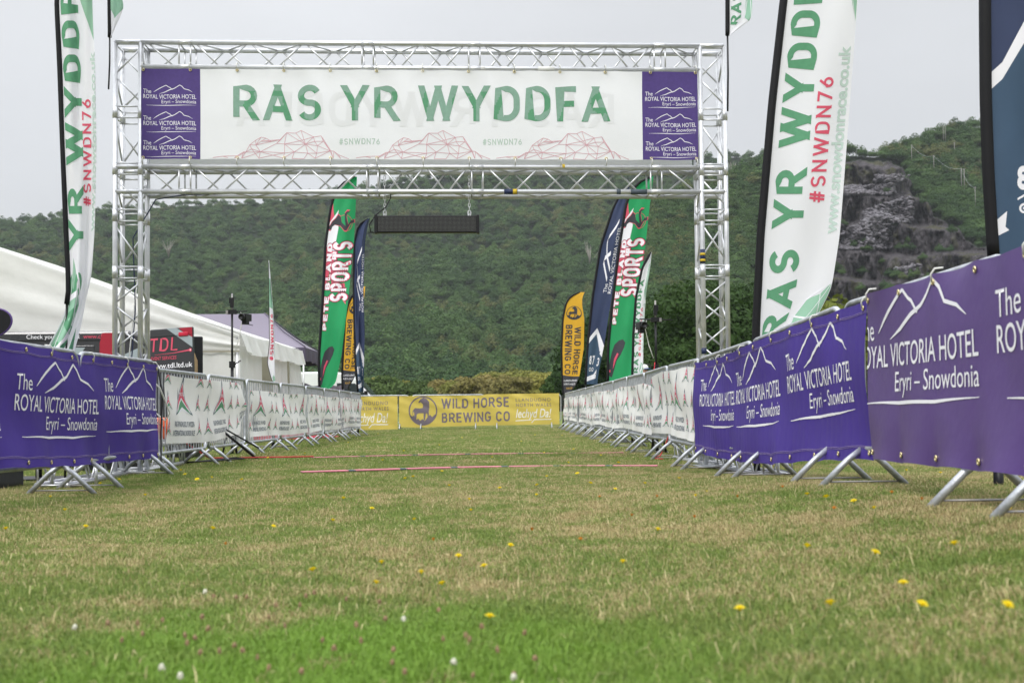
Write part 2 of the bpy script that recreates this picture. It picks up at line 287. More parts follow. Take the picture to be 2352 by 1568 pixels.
class Surf:
    def __init__(s, P, U=None, V=None, side=1):     # P[i,j] : i along u, j along v
        s.P = np.array(P, float); nu, nv = s.P.shape[:2]
        s.U = np.linspace(0, 1, nu) if U is None else np.array(U); s.V = np.linspace(0, 1, nv) if V is None else np.array(V)
        du = np.gradient(s.P, axis=0); dv = np.gradient(s.P, axis=1); n = np.cross(du, dv); n /= (np.linalg.norm(n, axis=2, keepdims=True)+1e-12); s.N = n*side
    def ev(s, W, off):
        u = np.clip(W[:, 0], s.U[0], s.U[-1]); v = np.clip(W[:, 1], s.V[0], s.V[-1])
        i = np.clip(np.searchsorted(s.U, u, side='right')-1, 0, len(s.U)-2); j = np.clip(np.searchsorted(s.V, v, side='right')-1, 0, len(s.V)-2)
        a = ((u-s.U[i])/(s.U[i+1]-s.U[i]))[:, None]; b_ = ((v-s.V[j])/(s.V[j+1]-s.V[j]))[:, None]
        f = lambda G: G[i, j]*(1-a)*(1-b_)+G[i+1, j]*a*(1-b_)+G[i, j+1]*(1-a)*b_+G[i+1, j+1]*a*b_
        return f(s.P)+f(s.N)*off
    def cloth(s, mb, m):
        nu, nv = s.P.shape[:2]
        mb.add(s.P.reshape(-1, 3), [(i*nv+j, (i+1)*nv+j, (i+1)*nv+j+1, i*nv+j+1) for i in range(nu-1) for j in range(nv-1)], m, True)
    def print(s, mb, des, off=.004, fn=None, both=False):
        groups = {}
        for V, Fc, m, l in des.p:
            W = fn(V) if fn else V
            groups.setdefault((m, l), []).append((W, Fc))
        for (m, l), L in groups.items():
            bm = bmesh.new()
            for W, Fc in L:
                vs = [bm.verts.new((p[0], p[1], 0)) for p in W]
                for f in Fc:
                    try: bm.faces.new([vs[a] for a in f])
                    except ValueError: pass
            bmesh.ops.triangulate(bm, faces=[f for f in bm.faces if len(f.verts) > 4])
            xs = [v.co.x for v in bm.verts]; ys = [v.co.y for v in bm.verts]
            # clip to the sheet, then cut on its grid
            for co, no in (((s.U[0], 0, 0), (-1, 0, 0)), ((s.U[-1], 0, 0), (1, 0, 0)), ((0, s.V[0], 0), (0, -1, 0)), ((0, s.V[-1], 0), (0, 1, 0))):
                bmesh.ops.bisect_plane(bm, geom=bm.verts[:]+bm.edges[:]+bm.faces[:], plane_co=co, plane_no=no, clear_outer=True, dist=1e-7)
            for x in s.U[1:-1]:
                if min(xs) < x < max(xs): bmesh.ops.bisect_plane(bm, geom=bm.verts[:]+bm.edges[:]+bm.faces[:], plane_co=(x, 0, 0), plane_no=(1, 0, 0), dist=1e-7)
            for y in s.V[1:-1]:
                if min(ys) < y < max(ys): bmesh.ops.bisect_plane(bm, geom=bm.verts[:]+bm.edges[:]+bm.faces[:], plane_co=(0, y, 0), plane_no=(0, 1, 0), dist=1e-7)
            bm.verts.index_update()
            if not bm.faces: bm.free(); continue
            W = np.array([(v.co.x, v.co.y) for v in bm.verts]); Fc = [[v.index for v in f.verts] for f in bm.faces]; bm.free()
            mb.add(s.ev(W, off+l*.0006), Fc, m, True)
            if both: mb.add(s.ev(W, -off-l*.0006), Fc, m, True)

# ------------------------------------------------------------ ground
def sm(a, b, x): x = np.clip((x-a)/(b-a), 0, 1); return x*x*(3-2*x)
def gz(x, y):
    h = .15*sm(-.1, 2.1, x)*(1-sm(6.0, 10.5, y))*sm(-5, 2, y)
    return h+.012*np.sin(x*1.7+.6)*np.sin(y*1.3)*sm(60, 40, y)
def axis(segs):
    o = []
    for a, b_, s_ in segs: o += list(np.arange(a, b_, s_))
    return np.array(o+[segs[-1][1]])
gx = axis([(-3000, -300, 300), (-300, -40, 40), (-40, -12, 4), (-12, 12, .3), (12, 40, 4), (40, 300, 40), (300, 3000, 300)])
gy = axis([(-300, -20, 40), (-20, 0, 4), (0, 24, .3), (24, 60, 4), (60, 400, 40), (400, 4000, 300)])
XX, YY = np.meshgrid(gx, gy, indexing='ij'); ZZ = gz(XX, YY)*(np.abs(XX) < 13)
me = bpy.data.meshes.new('ground'); nv = len(gy)
me.from_pydata(np.stack([XX, YY, ZZ], -1).reshape(-1, 3).tolist(), [], [(i*nv+j, (i+1)*nv+j, (i+1)*nv+j+1, i*nv+j+1) for i in range(len(gx)-1) for j in range(nv-1)])
me.polygons.foreach_set('use_smooth', [True]*len(me.polygons))
ground = bpy.data.objects.new('ground', me); COL.objects.link(ground); tag(ground, kind='structure')

def straw_nodes(t):
    """fraction of dry straw by place in the field (world position)"""
    g = N(t, 'ShaderNodeNewGeometry'); s_ = N(t, 'ShaderNodeSeparateXYZ'); t.links.new(g.outputs['Position'], s_.inputs[0])
    def noise(scale, det=3):
        n = N(t, 'ShaderNodeTexNoise', noise_dimensions='2D'); n.inputs['Scale'].default_value = scale; n.inputs['Detail'].default_value = det; t.links.new(g.outputs['Position'], n.inputs[0]); return n.outputs[0]
    def mth(op, a, b_, c_=None):
        n = N(t, 'ShaderNodeMath', operation=op)
        for i, q in enumerate((a, b_, c_)):
            if q is None: continue
            if isinstance(q, (int, float)): n.inputs[i].default_value = q
            else: t.links.new(q, n.inputs[i])
        return n.outputs[0]
    def ramp_(v, a, b_, lo, hi):
        n = N(t, 'ShaderNodeMapRange', interpolation_type='SMOOTHSTEP'); n.inputs[1].default_value = a; n.inputs[2].default_value = b_; n.inputs[3].default_value = lo; n.inputs[4].default_value = hi; t.links.new(v, n.inputs[0]); return n.outputs[0]
    def blob(cx, cy, rx, ry, amt):
        dx = mth('MULTIPLY', mth('SUBTRACT', s_.outputs[0], cx), 1/rx); dy = mth('MULTIPLY', mth('SUBTRACT', s_.outputs[1], cy), 1/ry)
        d = mth('ADD', mth('MULTIPLY', dx, dx), mth('MULTIPLY', dy, dy)); d = mth('ADD', d, mth('MULTIPLY_ADD', noise(3.5, 4), 2.6, -1.3))
        return ramp_(d, -.1, 1.9, amt, 0)
    base = ramp_(s_.outputs[1], 2.4, 4.6, .26, .40); far = ramp_(s_.outputs[1], 8.5, 12, 0, -.30); far2 = ramp_(s_.outputs[1], 5.2, 8.0, 0, .10)
    rt = ramp_(s_.outputs[0], -.6, 1.2, -.06, .07)
    f = mth('ADD', mth('ADD', base, far), mth('ADD', far2, rt))
    f = mth('ADD', f, mth('MULTIPLY_ADD', noise(1.1, 4), 1.5, -.75)); f = mth('ADD', f, mth('MULTIPLY_ADD', noise(5.0, 5), 1.9, -.95))
    f = mth('ADD', f, blob(-.38, 2.72, .78, .68, -.65)); f = mth('ADD', f, blob(.12, 2.55, .3, .2, -.3)); f = mth('ADD', f, blob(1.9, 4.9, .7, .5, .35)); f = mth('ADD', f, blob(-1.9, 9.6, 2.2, 1.2, -.2))
    lush = blob(-.38, 2.68, .72, .66, 1.0)
    return f, lush, s_, noise, mth, ramp_
# soil and thatch under the blades
m = bpy.data.materials.new('thatch'); m.use_nodes = True; t = m.node_tree; b = t.nodes['Principled BSDF']; b.inputs['Roughness'].default_value = .95; b.inputs['Specular IOR Level'].default_value = .1
f, lush, s_, noise, mth, ramp_ = straw_nodes(t)
c = N(t, 'ShaderNodeMix', data_type='RGBA'); c.inputs[6].default_value = (.09, .13, .035, 1); c.inputs[7].default_value = (.27, .22, .10, 1); t.links.new(f, c.inputs[0])
c2 = N(t, 'ShaderNodeMix', data_type='RGBA'); c2.inputs[6].default_value = (.09, .075, .04, 1); t.links.new(c.outputs[2], c2.inputs[7]); t.links.new(ramp_(noise(45, 4), .35, .6, .3, 1), c2.inputs[0])
# far field is seen as lawn, not thatch
c3 = N(t, 'ShaderNodeMix', data_type='RGBA'); c3.inputs[7].default_value = (.15, .19, .06, 1); t.links.new(c2.outputs[2], c3.inputs[6]); t.links.new(ramp_(s_.outputs[1], 30, 45, 0, 1), c3.inputs[0])
t.links.new(c3.outputs[2], b.inputs['Base Color']); ground.data.materials.append(m)
# blades
m = K['grass'] = bpy.data.materials.new('grass_blades'); m.use_nodes = True; t = m.node_tree; b = t.nodes['Principled BSDF']; b.inputs['Roughness'].default_value = .6; b.inputs['Specular IOR Level'].default_value = .2
f, lush, s_, noise, mth, ramp_ = straw_nodes(t)
at_ = N(t, 'ShaderNodeAttribute', attribute_name='rnd'); at2 = N(t, 'ShaderNodeAttribute', attribute_name='rnd2')
dry = ramp_(mth('SUBTRACT', f, at_.outputs['Fac']), -.08, .08, 0, 1)
g1 = N(t, 'ShaderNodeMix', data_type='RGBA'); g1.inputs[6].default_value = (.10, .165, .035, 1); g1.inputs[7].default_value = (.29, .36, .09, 1); t.links.new(at2.outputs['Fac'], g1.inputs[0])
g2 = N(t, 'ShaderNodeMix', data_type='RGBA'); g2.inputs[7].default_value = (.19, .335, .045, 1); t.links.new(g1.outputs[2], g2.inputs[6]); t.links.new(mth('MULTIPLY', lush, .85), g2.inputs[0])
s1 = N(t, 'ShaderNodeMix', data_type='RGBA'); s1.inputs[6].default_value = (.24, .185, .075, 1); s1.inputs[7].default_value = (.66, .56, .31, 1); t.links.new(at2.outputs['Fac'], s1.inputs[0])
cc = N(t, 'ShaderNodeMix', data_type='RGBA'); t.links.new(dry, cc.inputs[0]); t.links.new(g2.outputs[2], cc.inputs[6]); t.links.new(s1.outputs[2], cc.inputs[7])
t.links.new(cc.outputs[2], b.inputs['Base Color'])
tr = N(t, 'ShaderNodeBsdfTranslucent'); t.links.new(cc.outputs[2], tr.inputs[0]); ms = N(t, 'ShaderNodeMixShader'); ms.inputs[0].default_value = .3
t.links.new(b.outputs[0], ms.inputs[1]); t.links.new(tr.outputs[0], ms.inputs[2]); t.links.new(ms.outputs[0], t.nodes['Material Output'].inputs[0])

def np_mesh(name, V, Fidx, Fsize, mtl, attrs=None, smooth=False):
    me = bpy.data.meshes.new(name); nF = len(Fsize); me.vertices.add(len(V)); me.vertices.foreach_set('co', V.astype(np.float32).ravel())
    me.loops.add(len(Fidx)); me.loops.foreach_set('vertex_index', Fidx.astype(np.int32)); me.polygons.add(nF)
    st = np.concatenate([[0], np.cumsum(Fsize)[:-1]]).astype(np.int32); me.polygons.foreach_set('loop_start', st)
    if smooth: me.polygons.foreach_set('use_smooth', [True]*nF)
    for k, (dom, a) in (attrs or {}).items():
        at__ = me.attributes.new(k, 'FLOAT', dom); at__.data.foreach_set('value', a.astype(np.float32))
    me.materials.append(mtl); me.update(calc_edges=True); me.validate(); return me
def blades(n, size, h0, h1, wd, dead=.012):
    x = rng.uniform(-size/2, size/2, n); y = rng.uniform(-size/2, size/2, n); h = rng.uniform(h0, h1, n)*rng.uniform(.55, 1, n); az = rng.uniform(0, 2*np.pi, n); lean = rng.uniform(.35, 1.6, n)
    rnd = rng.uniform(0, 1, n); isd = rng.uniform(0, 1, n) < dead; h = np.where(isd, h*1.7, h); rnd = np.where(isd, -2, rnd); r2 = np.where(isd, 1.0, rng.uniform(0, 1, n))
    w_ = wd*rng.uniform(.6, 1.3, n); fa = rng.uniform(0, 2*np.pi, n); px, py = np.cos(fa)*w_/2, np.sin(fa)*w_/2; lx, ly = np.cos(az)*lean, np.sin(az)*lean
    B = np.stack([x, y, 0*x-.004], -1); m1 = B+np.stack([lx*h*.22, ly*h*.22, h*.55], -1); tp = B+np.stack([lx*h*.75, ly*h*.75, h*np.maximum(.25, 1.02-.42*lean)], -1); pv = np.stack([px, py, 0*px], -1)
    V = np.stack([B-pv, B+pv, m1-pv*.8, m1+pv*.8, tp], 1).reshape(-1, 3); o = np.arange(n)[:, None]*5
    Fi = np.concatenate([o+np.array([[0, 1, 3, 2]]), o+np.array([[2, 3, 4]])], 1).ravel(); Fs = np.tile([4, 3], n)
    return V, Fi, Fs, {'rnd': ('POINT', np.repeat(rnd, 5)), 'rnd2': ('POINT', np.repeat(r2, 5))}
def gn_instances(name, pts, rot, scl, idx, sources, label=None, extra=None):
    """one stuff object: points carrying rotation, scale and a pick of source meshes"""
    me = bpy.data.meshes.new(name); me.vertices.add(len(pts)); me.vertices.foreach_set('co', np.asarray(pts, np.float32).ravel())
    for k, ty, a, key in (('rot', 'FLOAT_VECTOR', rot, 'vector'), ('scl', 'FLOAT_VECTOR', scl, 'vector'), ('idx', 'INT', idx, 'value')):
        q = me.attributes.new(k, ty, 'POINT'); q.data.foreach_set(key, np.asarray(a, np.int32 if ty == 'INT' else np.float32).ravel())
    ob = bpy.data.objects.new(name, me); COL.objects.link(ob)
    col = bpy.data.collections.new(name+'_sources')
    for i, sm_ in enumerate(sources): so_ = bpy.data.objects.new(f'{name}_{i:02d}', sm_); col.objects.link(so_)
    g = bpy.data.node_groups.new(name, 'GeometryNodeTree'); g.interface.new_socket('Geometry', in_out='INPUT', socket_type='NodeSocketGeometry'); g.interface.new_socket('Geometry', in_out='OUTPUT', socket_type='NodeSocketGeometry')
    gi = N(g, 'NodeGroupInput'); go = N(g, 'NodeGroupOutput'); ci = N(g, 'GeometryNodeCollectionInfo'); ci.inputs['Collection'].default_value = col; ci.inputs['Separate Children'].default_value = True; ci.inputs['Reset Children'].default_value = True
    ip = N(g, 'GeometryNodeInstanceOnPoints'); ip.inputs['Pick Instance'].default_value = True
    def na(nm, ty):
        a = N(g, 'GeometryNodeInputNamedAttribute', data_type=ty); a.inputs['Name'].default_value = nm; return a.outputs[0]
    g.links.new(gi.outputs[0], ip.inputs['Points']); g.links.new(ci.outputs[0], ip.inputs['Instance']); g.links.new(na('idx', 'INT'), ip.inputs['Instance Index'])
    er = N(g, 'FunctionNodeEulerToRotation'); g.links.new(na('rot', 'FLOAT_VECTOR'), er.inputs[0]); g.links.new(er.outputs[0], ip.inputs['Rotation']); g.links.new(na('scl', 'FLOAT_VECTOR'), ip.inputs['Scale'])
    g.links.new(ip.outputs[0], go.inputs[0]); md = ob.modifiers.new('scatter', 'NODES'); md.node_group = g
    tag(ob, label=label, kind='stuff'); return ob
src = []
for i in range(4): V, Fi, Fs, A = blades(6000, .5, .020, .050, .0028, .006); src.append(np_mesh('turf', V, Fi, Fs, K['grass'], A))          # near, 0.5 m tiles
for i in range(3): V, Fi, Fs, A = blades(4800, .5, .028, .060, .0038, .001); src.append(np_mesh('lush_turf', V, Fi, Fs, K['grass'], A))
for i in range(3): V, Fi, Fs, A = blades(6500, 1, .03, .06, .0055, .008); src.append(np_mesh('far_turf', V, Fi, Fs, K['grass'], A))      # 1 m tiles
pts = []; rot = []; scl = []; idx = []
def tile(x, y, s_, id0, n_, zs):
    e_ = .05; dzx = (gz(x+e_, y)-gz(x-e_, y))/(2*e_); dzy = (gz(x, y+e_)-gz(x, y-e_))/(2*e_)
    pts.append((x, y, float(gz(x, y))+.005)); rot.append((math.atan(dzy), -math.atan(dzx), 0)); scl.append((random.choice((-1, 1)), random.choice((-1, 1)), zs)); idx.append(id0+random.randrange(n_))
y = 1.25
while y < 13:
    x = -round(y*.62/.5)*.5-1
    while x < y*.62+1.2:
        lw = ((x+.35)/.8)**2+((y-2.75)/.6)**2
        if lw+random.uniform(-.5, .5) < .9: tile(x, y, .5, 4, 3, random.uniform(.9, 1.15))
        else: tile(x, y, .5, 0, 4, random.uniform(.75, 1.15))
        x += .5
    y += .5
y = 13.25
while y < 46:
    x = -round(y*.5)-2
    while x < y*.5+2:
        if not (x < -5.5 and y > 22): tile(x, y, 1, 7, 3, random.uniform(.8, 1.1))
        x += 1
    y += 1
gn_instances('grass', pts, rot, scl, idx, src, 'short lawn grass, green and straw yellow, over the whole field')
#%%PART2
# ------------------------------------------------------------ hills
def ipl(x, pts): a = np.array(pts, float); return np.interp(x, a[:, 0], a[:, 1])
CREST = [(-900, 600), (-300, 545), (0, 522), (120, 505), (250, 484), (420, 474), (600, 468), (720, 452), (827, 438), (930, 420), (1050, 402), (1200, 384), (1450, 369), (1677, 362), (1760, 362), (1900, 370), (2100, 400), (2700, 450)]
CRESTQ = [(1500, 470), (1640, 430), (1730, 395), (1760, 384), (1880, 366), (1941, 358), (2010, 362), (2081, 342), (2133, 320), (2211, 299), (2258, 293), (2352, 284), (2600, 250), (3000, 300)]
def vnoise(x, y, s):                                 # cheap smooth value noise
    x = np.asarray(x)/s; y = np.asarray(y)/s; i = np.floor(x).astype(int); j = np.floor(y).astype(int); a = x-i; b_ = y-j; a = a*a*(3-2*a); b_ = b_*b_*(3-2*b_)
    h = lambda i, j: np.modf(np.abs(np.sin(i*127.1+j*311.7)*43758.5453))[0]
    return (h(i, j)*(1-a)+h(i+1, j)*a)*(1-b_)+(h(i, j+1)*(1-a)+h(i+1, j+1)*a)*b_
def yb(px): return 953-.0091*px
def main_hill(px, t):                                # t: 0 foot .. 1 crest
    cy = ipl(px, CREST); y = yb(px)+(cy-yb(px))*t; Rr = 310+(640)*t**1.15+18*vnoise(px, t*500, 110)*np.sin(np.pi*t)
    return at(px, y, Rr)
LEDGE = [(372, 0), (441, 1), (504, 2), (571, 3), (637, 4), (720, 5)]
def rock_zone(px, y):                                # 1 inside the quarry face
    edge = ipl(y, [(350, 1985), (372, 2050), (430, 2085), (500, 2150), (560, 2240), (610, 2400), (700, 2600), (860, 2800)])
    edge = edge+(vnoise(px, y, 22)-.5)*50
    return (px < edge) & (px > 1800) & (y > 371+(vnoise(px, y*0, 14)-.5)*8)
def quarry(px, t):
    cy = ipl(px, CRESTQ); y = yb(px)+(cy-yb(px))*t
    Rf = 300+230*(yb(px)-y)/590                          # wooded slope
    led = np.array([l[0] for l in LEDGE]); steps = 0; k_ = 0
    for ly in led:
        k_ += 1; lyy = ly+34*(vnoise(px+k_*77, ly, 75)-.5)+(px-2000)*.05+8*(vnoise(px, ly+9, 14)-.5)
        steps = steps+sm(lyy+7, lyy-7, y)*(6+24*vnoise(px+k_*131, ly, 55))
    Rr_ = 330+steps+(905-y)*.05+16*vnoise(px+y*.3, y*.30, 24)+9*vnoise(px-y*.2, y*.25, 9)+4*vnoise(px, y*.4, 4)+2.2*vnoise(px*1.0, y*.8, 2.0)
    m_ = sm(2, 6, vnoise(px, y, 8)*1+np.where(rock_zone(px, y), 6.5, 0))
    Rr = Rf*(1-m_)+(Rr_)*m_
    return at(px, y, Rr), m_
def grid_mesh(name, fn, xs, ts, mtl, extra=True):
    V = []; A = []
    for x in xs:
        for t_ in ts: r = fn(float(x), float(t_)); p, a_ = r if isinstance(r, tuple) else (r, 0); V.append(p); A.append(a_)
        if extra:
            q = V[-1]; d = np.array([q[0], q[1], 0]); V.append(q+d*.15-np.array([0, 0, q[2]*.25])); A.append(0); V.append(q+d*.6-np.array([0, 0, q[2]+5])); A.append(0)
    k = len(ts)+(2 if extra else 0); F = np.array([(i*k+j, i*k+j+1, (i+1)*k+j+1, (i+1)*k+j) for i in range(len(xs)-1) for j in range(k-1)])
    me = np_mesh(name, np.array(V), F.ravel(), np.full(len(F), 4), mtl, {'rock': ('POINT', np.array(A, float))}, True)
    o = bpy.data.objects.new(name, me); COL.objects.link(o); return o
m = bpy.data.materials.new('hillside_scrub'); m.use_nodes = True; t = m.node_tree; b = t.nodes['Principled BSDF']; b.inputs['Roughness'].default_value = .95; b.inputs['Specular IOR Level'].default_value = .1
g = N(t, 'ShaderNodeNewGeometry'); n = N(t, 'ShaderNodeTexNoise'); n.inputs['Scale'].default_value = .05; n.inputs['Detail'].default_value = 8; t.links.new(g.outputs['Position'], n.inputs[0])
cr = N(t, 'ShaderNodeValToRGB'); e = cr.color_ramp.elements; e[0].position = .35; e[0].color = (.012, .025, .010, 1); e[1].position = .7; e[1].color = (.035, .05, .02, 1); t.links.new(n.outputs[0], cr.inputs[0])
# slate rock
mpn = N(t, 'ShaderNodeMapping'); mpn.inputs['Scale'].default_value = (1, 1, .22); mpn.inputs['Rotation'].default_value = (.0, .35, 0); t.links.new(g.outputs['Position'], mpn.inputs[0])
n1 = N(t, 'ShaderNodeTexNoise'); n1.inputs['Scale'].default_value = .55; n1.inputs['Detail'].default_value = 10; n1.inputs['Roughness'].default_value = .72; t.links.new(mpn.outputs[0], n1.inputs[0])
rk = N(t, 'ShaderNodeValToRGB'); e = rk.color_ramp.elements; e[0].position = .33; e[0].color = (.022, .020, .022, 1); e[1].position = .78; e[1].color = (.25, .235, .235, 1)
q = e.new(.52); q.color = (.088, .078, .084, 1); t.links.new(n1.outputs[0], rk.inputs[0])
n2 = N(t, 'ShaderNodeTexNoise'); n2.inputs['Scale'].default_value = .09; n2.inputs['Detail'].default_value = 5; t.links.new(g.outputs['Position'], n2.inputs[0])
mo = N(t, 'ShaderNodeMix', data_type='RGBA'); mo.inputs[7].default_value = (.085, .085, .04, 1); t.links.new(rk.outputs[0], mo.inputs[6])
mr = N(t, 'ShaderNodeMapRange'); mr.inputs[1].default_value = .56; mr.inputs[2].default_value = .64; mr.inputs[4].default_value = .8; t.links.new(n2.outputs[0], mr.inputs[0]); t.links.new(mr.outputs[0], mo.inputs[0])
ra = N(t, 'ShaderNodeAttribute', attribute_name='rock'); mi = N(t, 'ShaderNodeMix', data_type='RGBA'); t.links.new(ra.outputs['Fac'], mi.inputs[0]); t.links.new(cr.outputs[0], mi.inputs[6]); t.links.new(mo.outputs[2], mi.inputs[7]); t.links.new(mi.outputs[2], b.inputs['Base Color'])
bp = N(t, 'ShaderNodeBump'); bp.inputs['Strength'].default_value = 1; bp.inputs['Distance'].default_value = 3.0; t.links.new(n1.outputs[0], bp.inputs['Height']); t.links.new(bp.outputs[0], b.inputs['Normal'])
hm = m
hill = grid_mesh('wooded_hill', main_hill, np.linspace(-900, 2700, 140), np.linspace(0, 1, 40), hm); tag(hill, kind='structure')
qh = grid_mesh('quarry_hill', quarry, np.concatenate([np.linspace(1500, 1850, 30), np.arange(1853, 2400, 2.2), np.linspace(2410, 3000, 30)]), np.linspace(0, 1, 230), hm); tag(qh, kind='structure')
# tree crowns
def leafmat(name, c_lo, c_hi, third=None, seed=0):
    m = bpy.data.materials.new(name); m.use_nodes = True; t = m.node_tree; b = t.nodes['Principled BSDF']; b.inputs['Roughness'].default_value = .75; b.inputs['Specular IOR Level'].default_value = .15
    oi = N(t, 'ShaderNodeObjectInfo'); a = N(t, 'ShaderNodeAttribute', attribute_name='rnd'); c = N(t, 'ShaderNodeMix', data_type='RGBA'); c.inputs[6].default_value = (*c_lo, 1); c.inputs[7].default_value = (*c_hi, 1)
    ad = N(t, 'ShaderNodeMath', operation='MULTIPLY_ADD'); ad.inputs[1].default_value = .72; t.links.new(oi.outputs['Random'], ad.inputs[0])
    hf = N(t, 'ShaderNodeMath', operation='MULTIPLY'); hf.inputs[1].default_value = .28; t.links.new(a.outputs['Fac'], hf.inputs[0]); t.links.new(hf.outputs[0], ad.inputs[2])
    t.links.new(ad.outputs[0], c.inputs[0]); o_ = c.outputs[2]
    if third:
        g = N(t, 'ShaderNodeNewGeometry'); n = N(t, 'ShaderNodeTexNoise'); n.inputs['Scale'].default_value = .012; n.inputs['Detail'].default_value = 3; t.links.new(g.outputs['Position'], n.inputs[0])
        rnd = N(t, 'ShaderNodeMath', operation='FRACT'); k7 = N(t, 'ShaderNodeMath', operation='MULTIPLY'); k7.inputs[1].default_value = 7.31; t.links.new(oi.outputs['Random'], k7.inputs[0]); t.links.new(k7.outputs[0], rnd.inputs[0])
        s2 = N(t, 'ShaderNodeMath', operation='MULTIPLY_ADD'); s2.inputs[1].default_value = .45; t.links.new(rnd.outputs[0], s2.inputs[0]); t.links.new(n.outputs[0], s2.inputs[2])
        mr = N(t, 'ShaderNodeMapRange'); mr.inputs[1].default_value = .90; mr.inputs[2].default_value = 1.02; mr.inputs[4].default_value = .7; t.links.new(s2.outputs[0], mr.inputs[0])
        c2 = N(t, 'ShaderNodeMix', data_type='RGBA'); c2.inputs[7].default_value = (*third, 1); t.links.new(mr.outputs[0], c2.inputs[0]); t.links.new(o_, c2.inputs[6]); o_ = c2.outputs[2]
    t.links.new(o_, b.inputs['Base Color']); tr = N(t, 'ShaderNodeBsdfTranslucent'); t.links.new(o_, tr.inputs[0]); ms = N(t, 'ShaderNodeMixShader'); ms.inputs[0].default_value = .22
    t.links.new(b.outputs[0], ms.inputs[1]); t.links.new(tr.outputs[0], ms.inputs[2]); t.links.new(ms.outputs[0], t.nodes['Material Output'].inputs[0]); return m
K['wood'] = leafmat('hill_foliage', (.024, .058, .020), (.095, .165, .048), (.15, .15, .055))
K['oak'] = leafmat('dark_oak_foliage', (.012, .033, .008), (.050, .092, .022))
K['autumn'] = leafmat('yellowing_foliage', (.13, .15, .035), (.30, .28, .07))
K['autumn2'] = leafmat('russet_foliage', (.14, .135, .045), (.27, .22, .075))
K['midgreen'] = leafmat('mid_green_foliage', (.04, .075, .022), (.09, .135, .04))
K['lime'] = leafmat('yellow_green_foliage', (.09, .12, .02), (.24, .24, .04))
def crown(n, size, lobes, seed, h=1.0, wide=.6, dome=0):
    """leaf-clump quads spread through a crown of unit height, base at z=0"""
    rg = np.random.default_rng(seed); L = []
    for i in range(lobes):
        a = rg.uniform(0, 2*np.pi); r = rg.uniform(0, 1)**.6*wide*.62; z = rg.uniform(.22, .80)*h; q = 1-abs(z/h-.45)*.9
        L.append((math.cos(a)*r*q, math.sin(a)*r*q, z, rg.uniform(.13, .24)*(.8+.5*wide), rg.uniform(.10, .17)))
    if dome: L = [(a, b_, .45+.25*(z-.5), r_*1.15, q_*1.35) for a, b_, z, r_, q_ in L]
    L.append((0, 0, .5*h, wide*.52, .36*h)); L.append((0, 0, .82*h, wide*.25, .15*h))
    L = np.array(L); wgt = L[:, 3]**2; wgt /= wgt.sum(); ii = rg.choice(len(L), n, p=wgt); d = rg.normal(size=(n, 3)); d /= np.linalg.norm(d, axis=1, keepdims=True); d[:, 2] = np.where(rg.uniform(0, 1, n) < .55, np.abs(d[:, 2]), d[:, 2])
    rr = rg.uniform(.72, 1.06, n)[:, None]; C_ = L[ii, :3]+d*np.stack([L[ii, 3], L[ii, 3], L[ii, 4]], -1)*rr; C_[:, 2] = np.maximum(C_[:, 2], .04)
    nn = d+rg.normal(size=(n, 3))*(.34 if dome else .55); nn /= np.linalg.norm(nn, axis=1, keepdims=True); a = np.cross(nn, rg.normal(size=(n, 3))); a /= np.linalg.norm(a, axis=1, keepdims=True); b_ = np.cross(nn, a)
    s_ = (size*rg.uniform(.5, 1.2, n))[:, None]; V = np.stack([C_-a*s_, C_-b_*s_*.7, C_+a*s_, C_+b_*s_*.7], 1).reshape(-1, 3)
    return V, np.arange(4*n), np.full(n, 4), {'rnd': ('FACE', rg.uniform(0, 1, n))}
csrc = []
for s_ in range(6): V, Fi, Fs, A = crown(1500, .034, 8, 30+s_, wide=.50+.06*(s_ % 3), dome=1); csrc.append(np_mesh('crown', V, Fi, Fs, K['wood'], A))
pts = []; rot = []; scl = []; idx = []
def plant(p, hgt, wd, n=6):
    pts.append((p[0], p[1], p[2]-hgt*.06)); rot.append((rng.normal()*.06, rng.normal()*.06, rng.uniform(0, 6.28))); scl.append((wd, wd, hgt)); idx.append(int(rng.integers(0, n)))
Rv = 330
tt = 0.0
while tt < 1.0:
    Rc = 310+640*tt**1.15; sp = 8.0
    dx = sp/Rc*FPX; xs = np.arange(-420+rng.uniform(0, dx), 2480, dx)
    for x in xs:
        x_ = x+rng.uniform(-.5, .5)*dx; t_ = min(1, max(0, tt+rng.uniform(-.006, .006)))
        if x_ > 1980 and t_ < .85: continue
        p = main_hill(x_, t_); big = vnoise(p[0], p[1], 60)
        if (150 < x_ < 260 and False): continue
        hh_ = rng.uniform(7, 14.5)*(.65+.7*big)*(1.0-.25*tt); plant(p, hh_, hh_*rng.uniform(1.1, 1.45))
    tt += 8.4/640
gaps = [(2010, 345, 22, 12)]
for x in np.arange(1496, 2900, 14.0):
    t_ = 0.0
    while t_ <= 1.0:
        x_ = x+rng.uniform(-9, 9); tq = min(1, max(0, t_+rng.uniform(-.008, .008))); cy = float(ipl(x_, CRESTQ)); y_ = yb(x_)+(cy-yb(x_))*tq
        rz_ = bool(rock_zone(x_, y_)); t_ += .0195
        if rz_:
            led = any(abs(y_-(ly+(x_-2000)*.05)) < 5 for ly, _ in LEDGE[3:5]); 
            if not ((led and rng.uniform() < .8 and x_ < 2190) or rng.uniform() < .035): continue
            p = quarry(x_, tq)[0]; plant(p, rng.uniform(3, 5), rng.uniform(4, 6)); continue
        p = quarry(x_, tq)[0]
        if 1990 < x_ < 2060 and y_ < 375 and rng.uniform() < .4: continue
        hh_ = rng.uniform(5.5, 9); plant(p, hh_, hh_*rng.uniform(1.15, 1.5))
woods = gn_instances('woodland', pts, rot, scl, idx, csrc, 'dense broadleaf wood covering the hillsides')
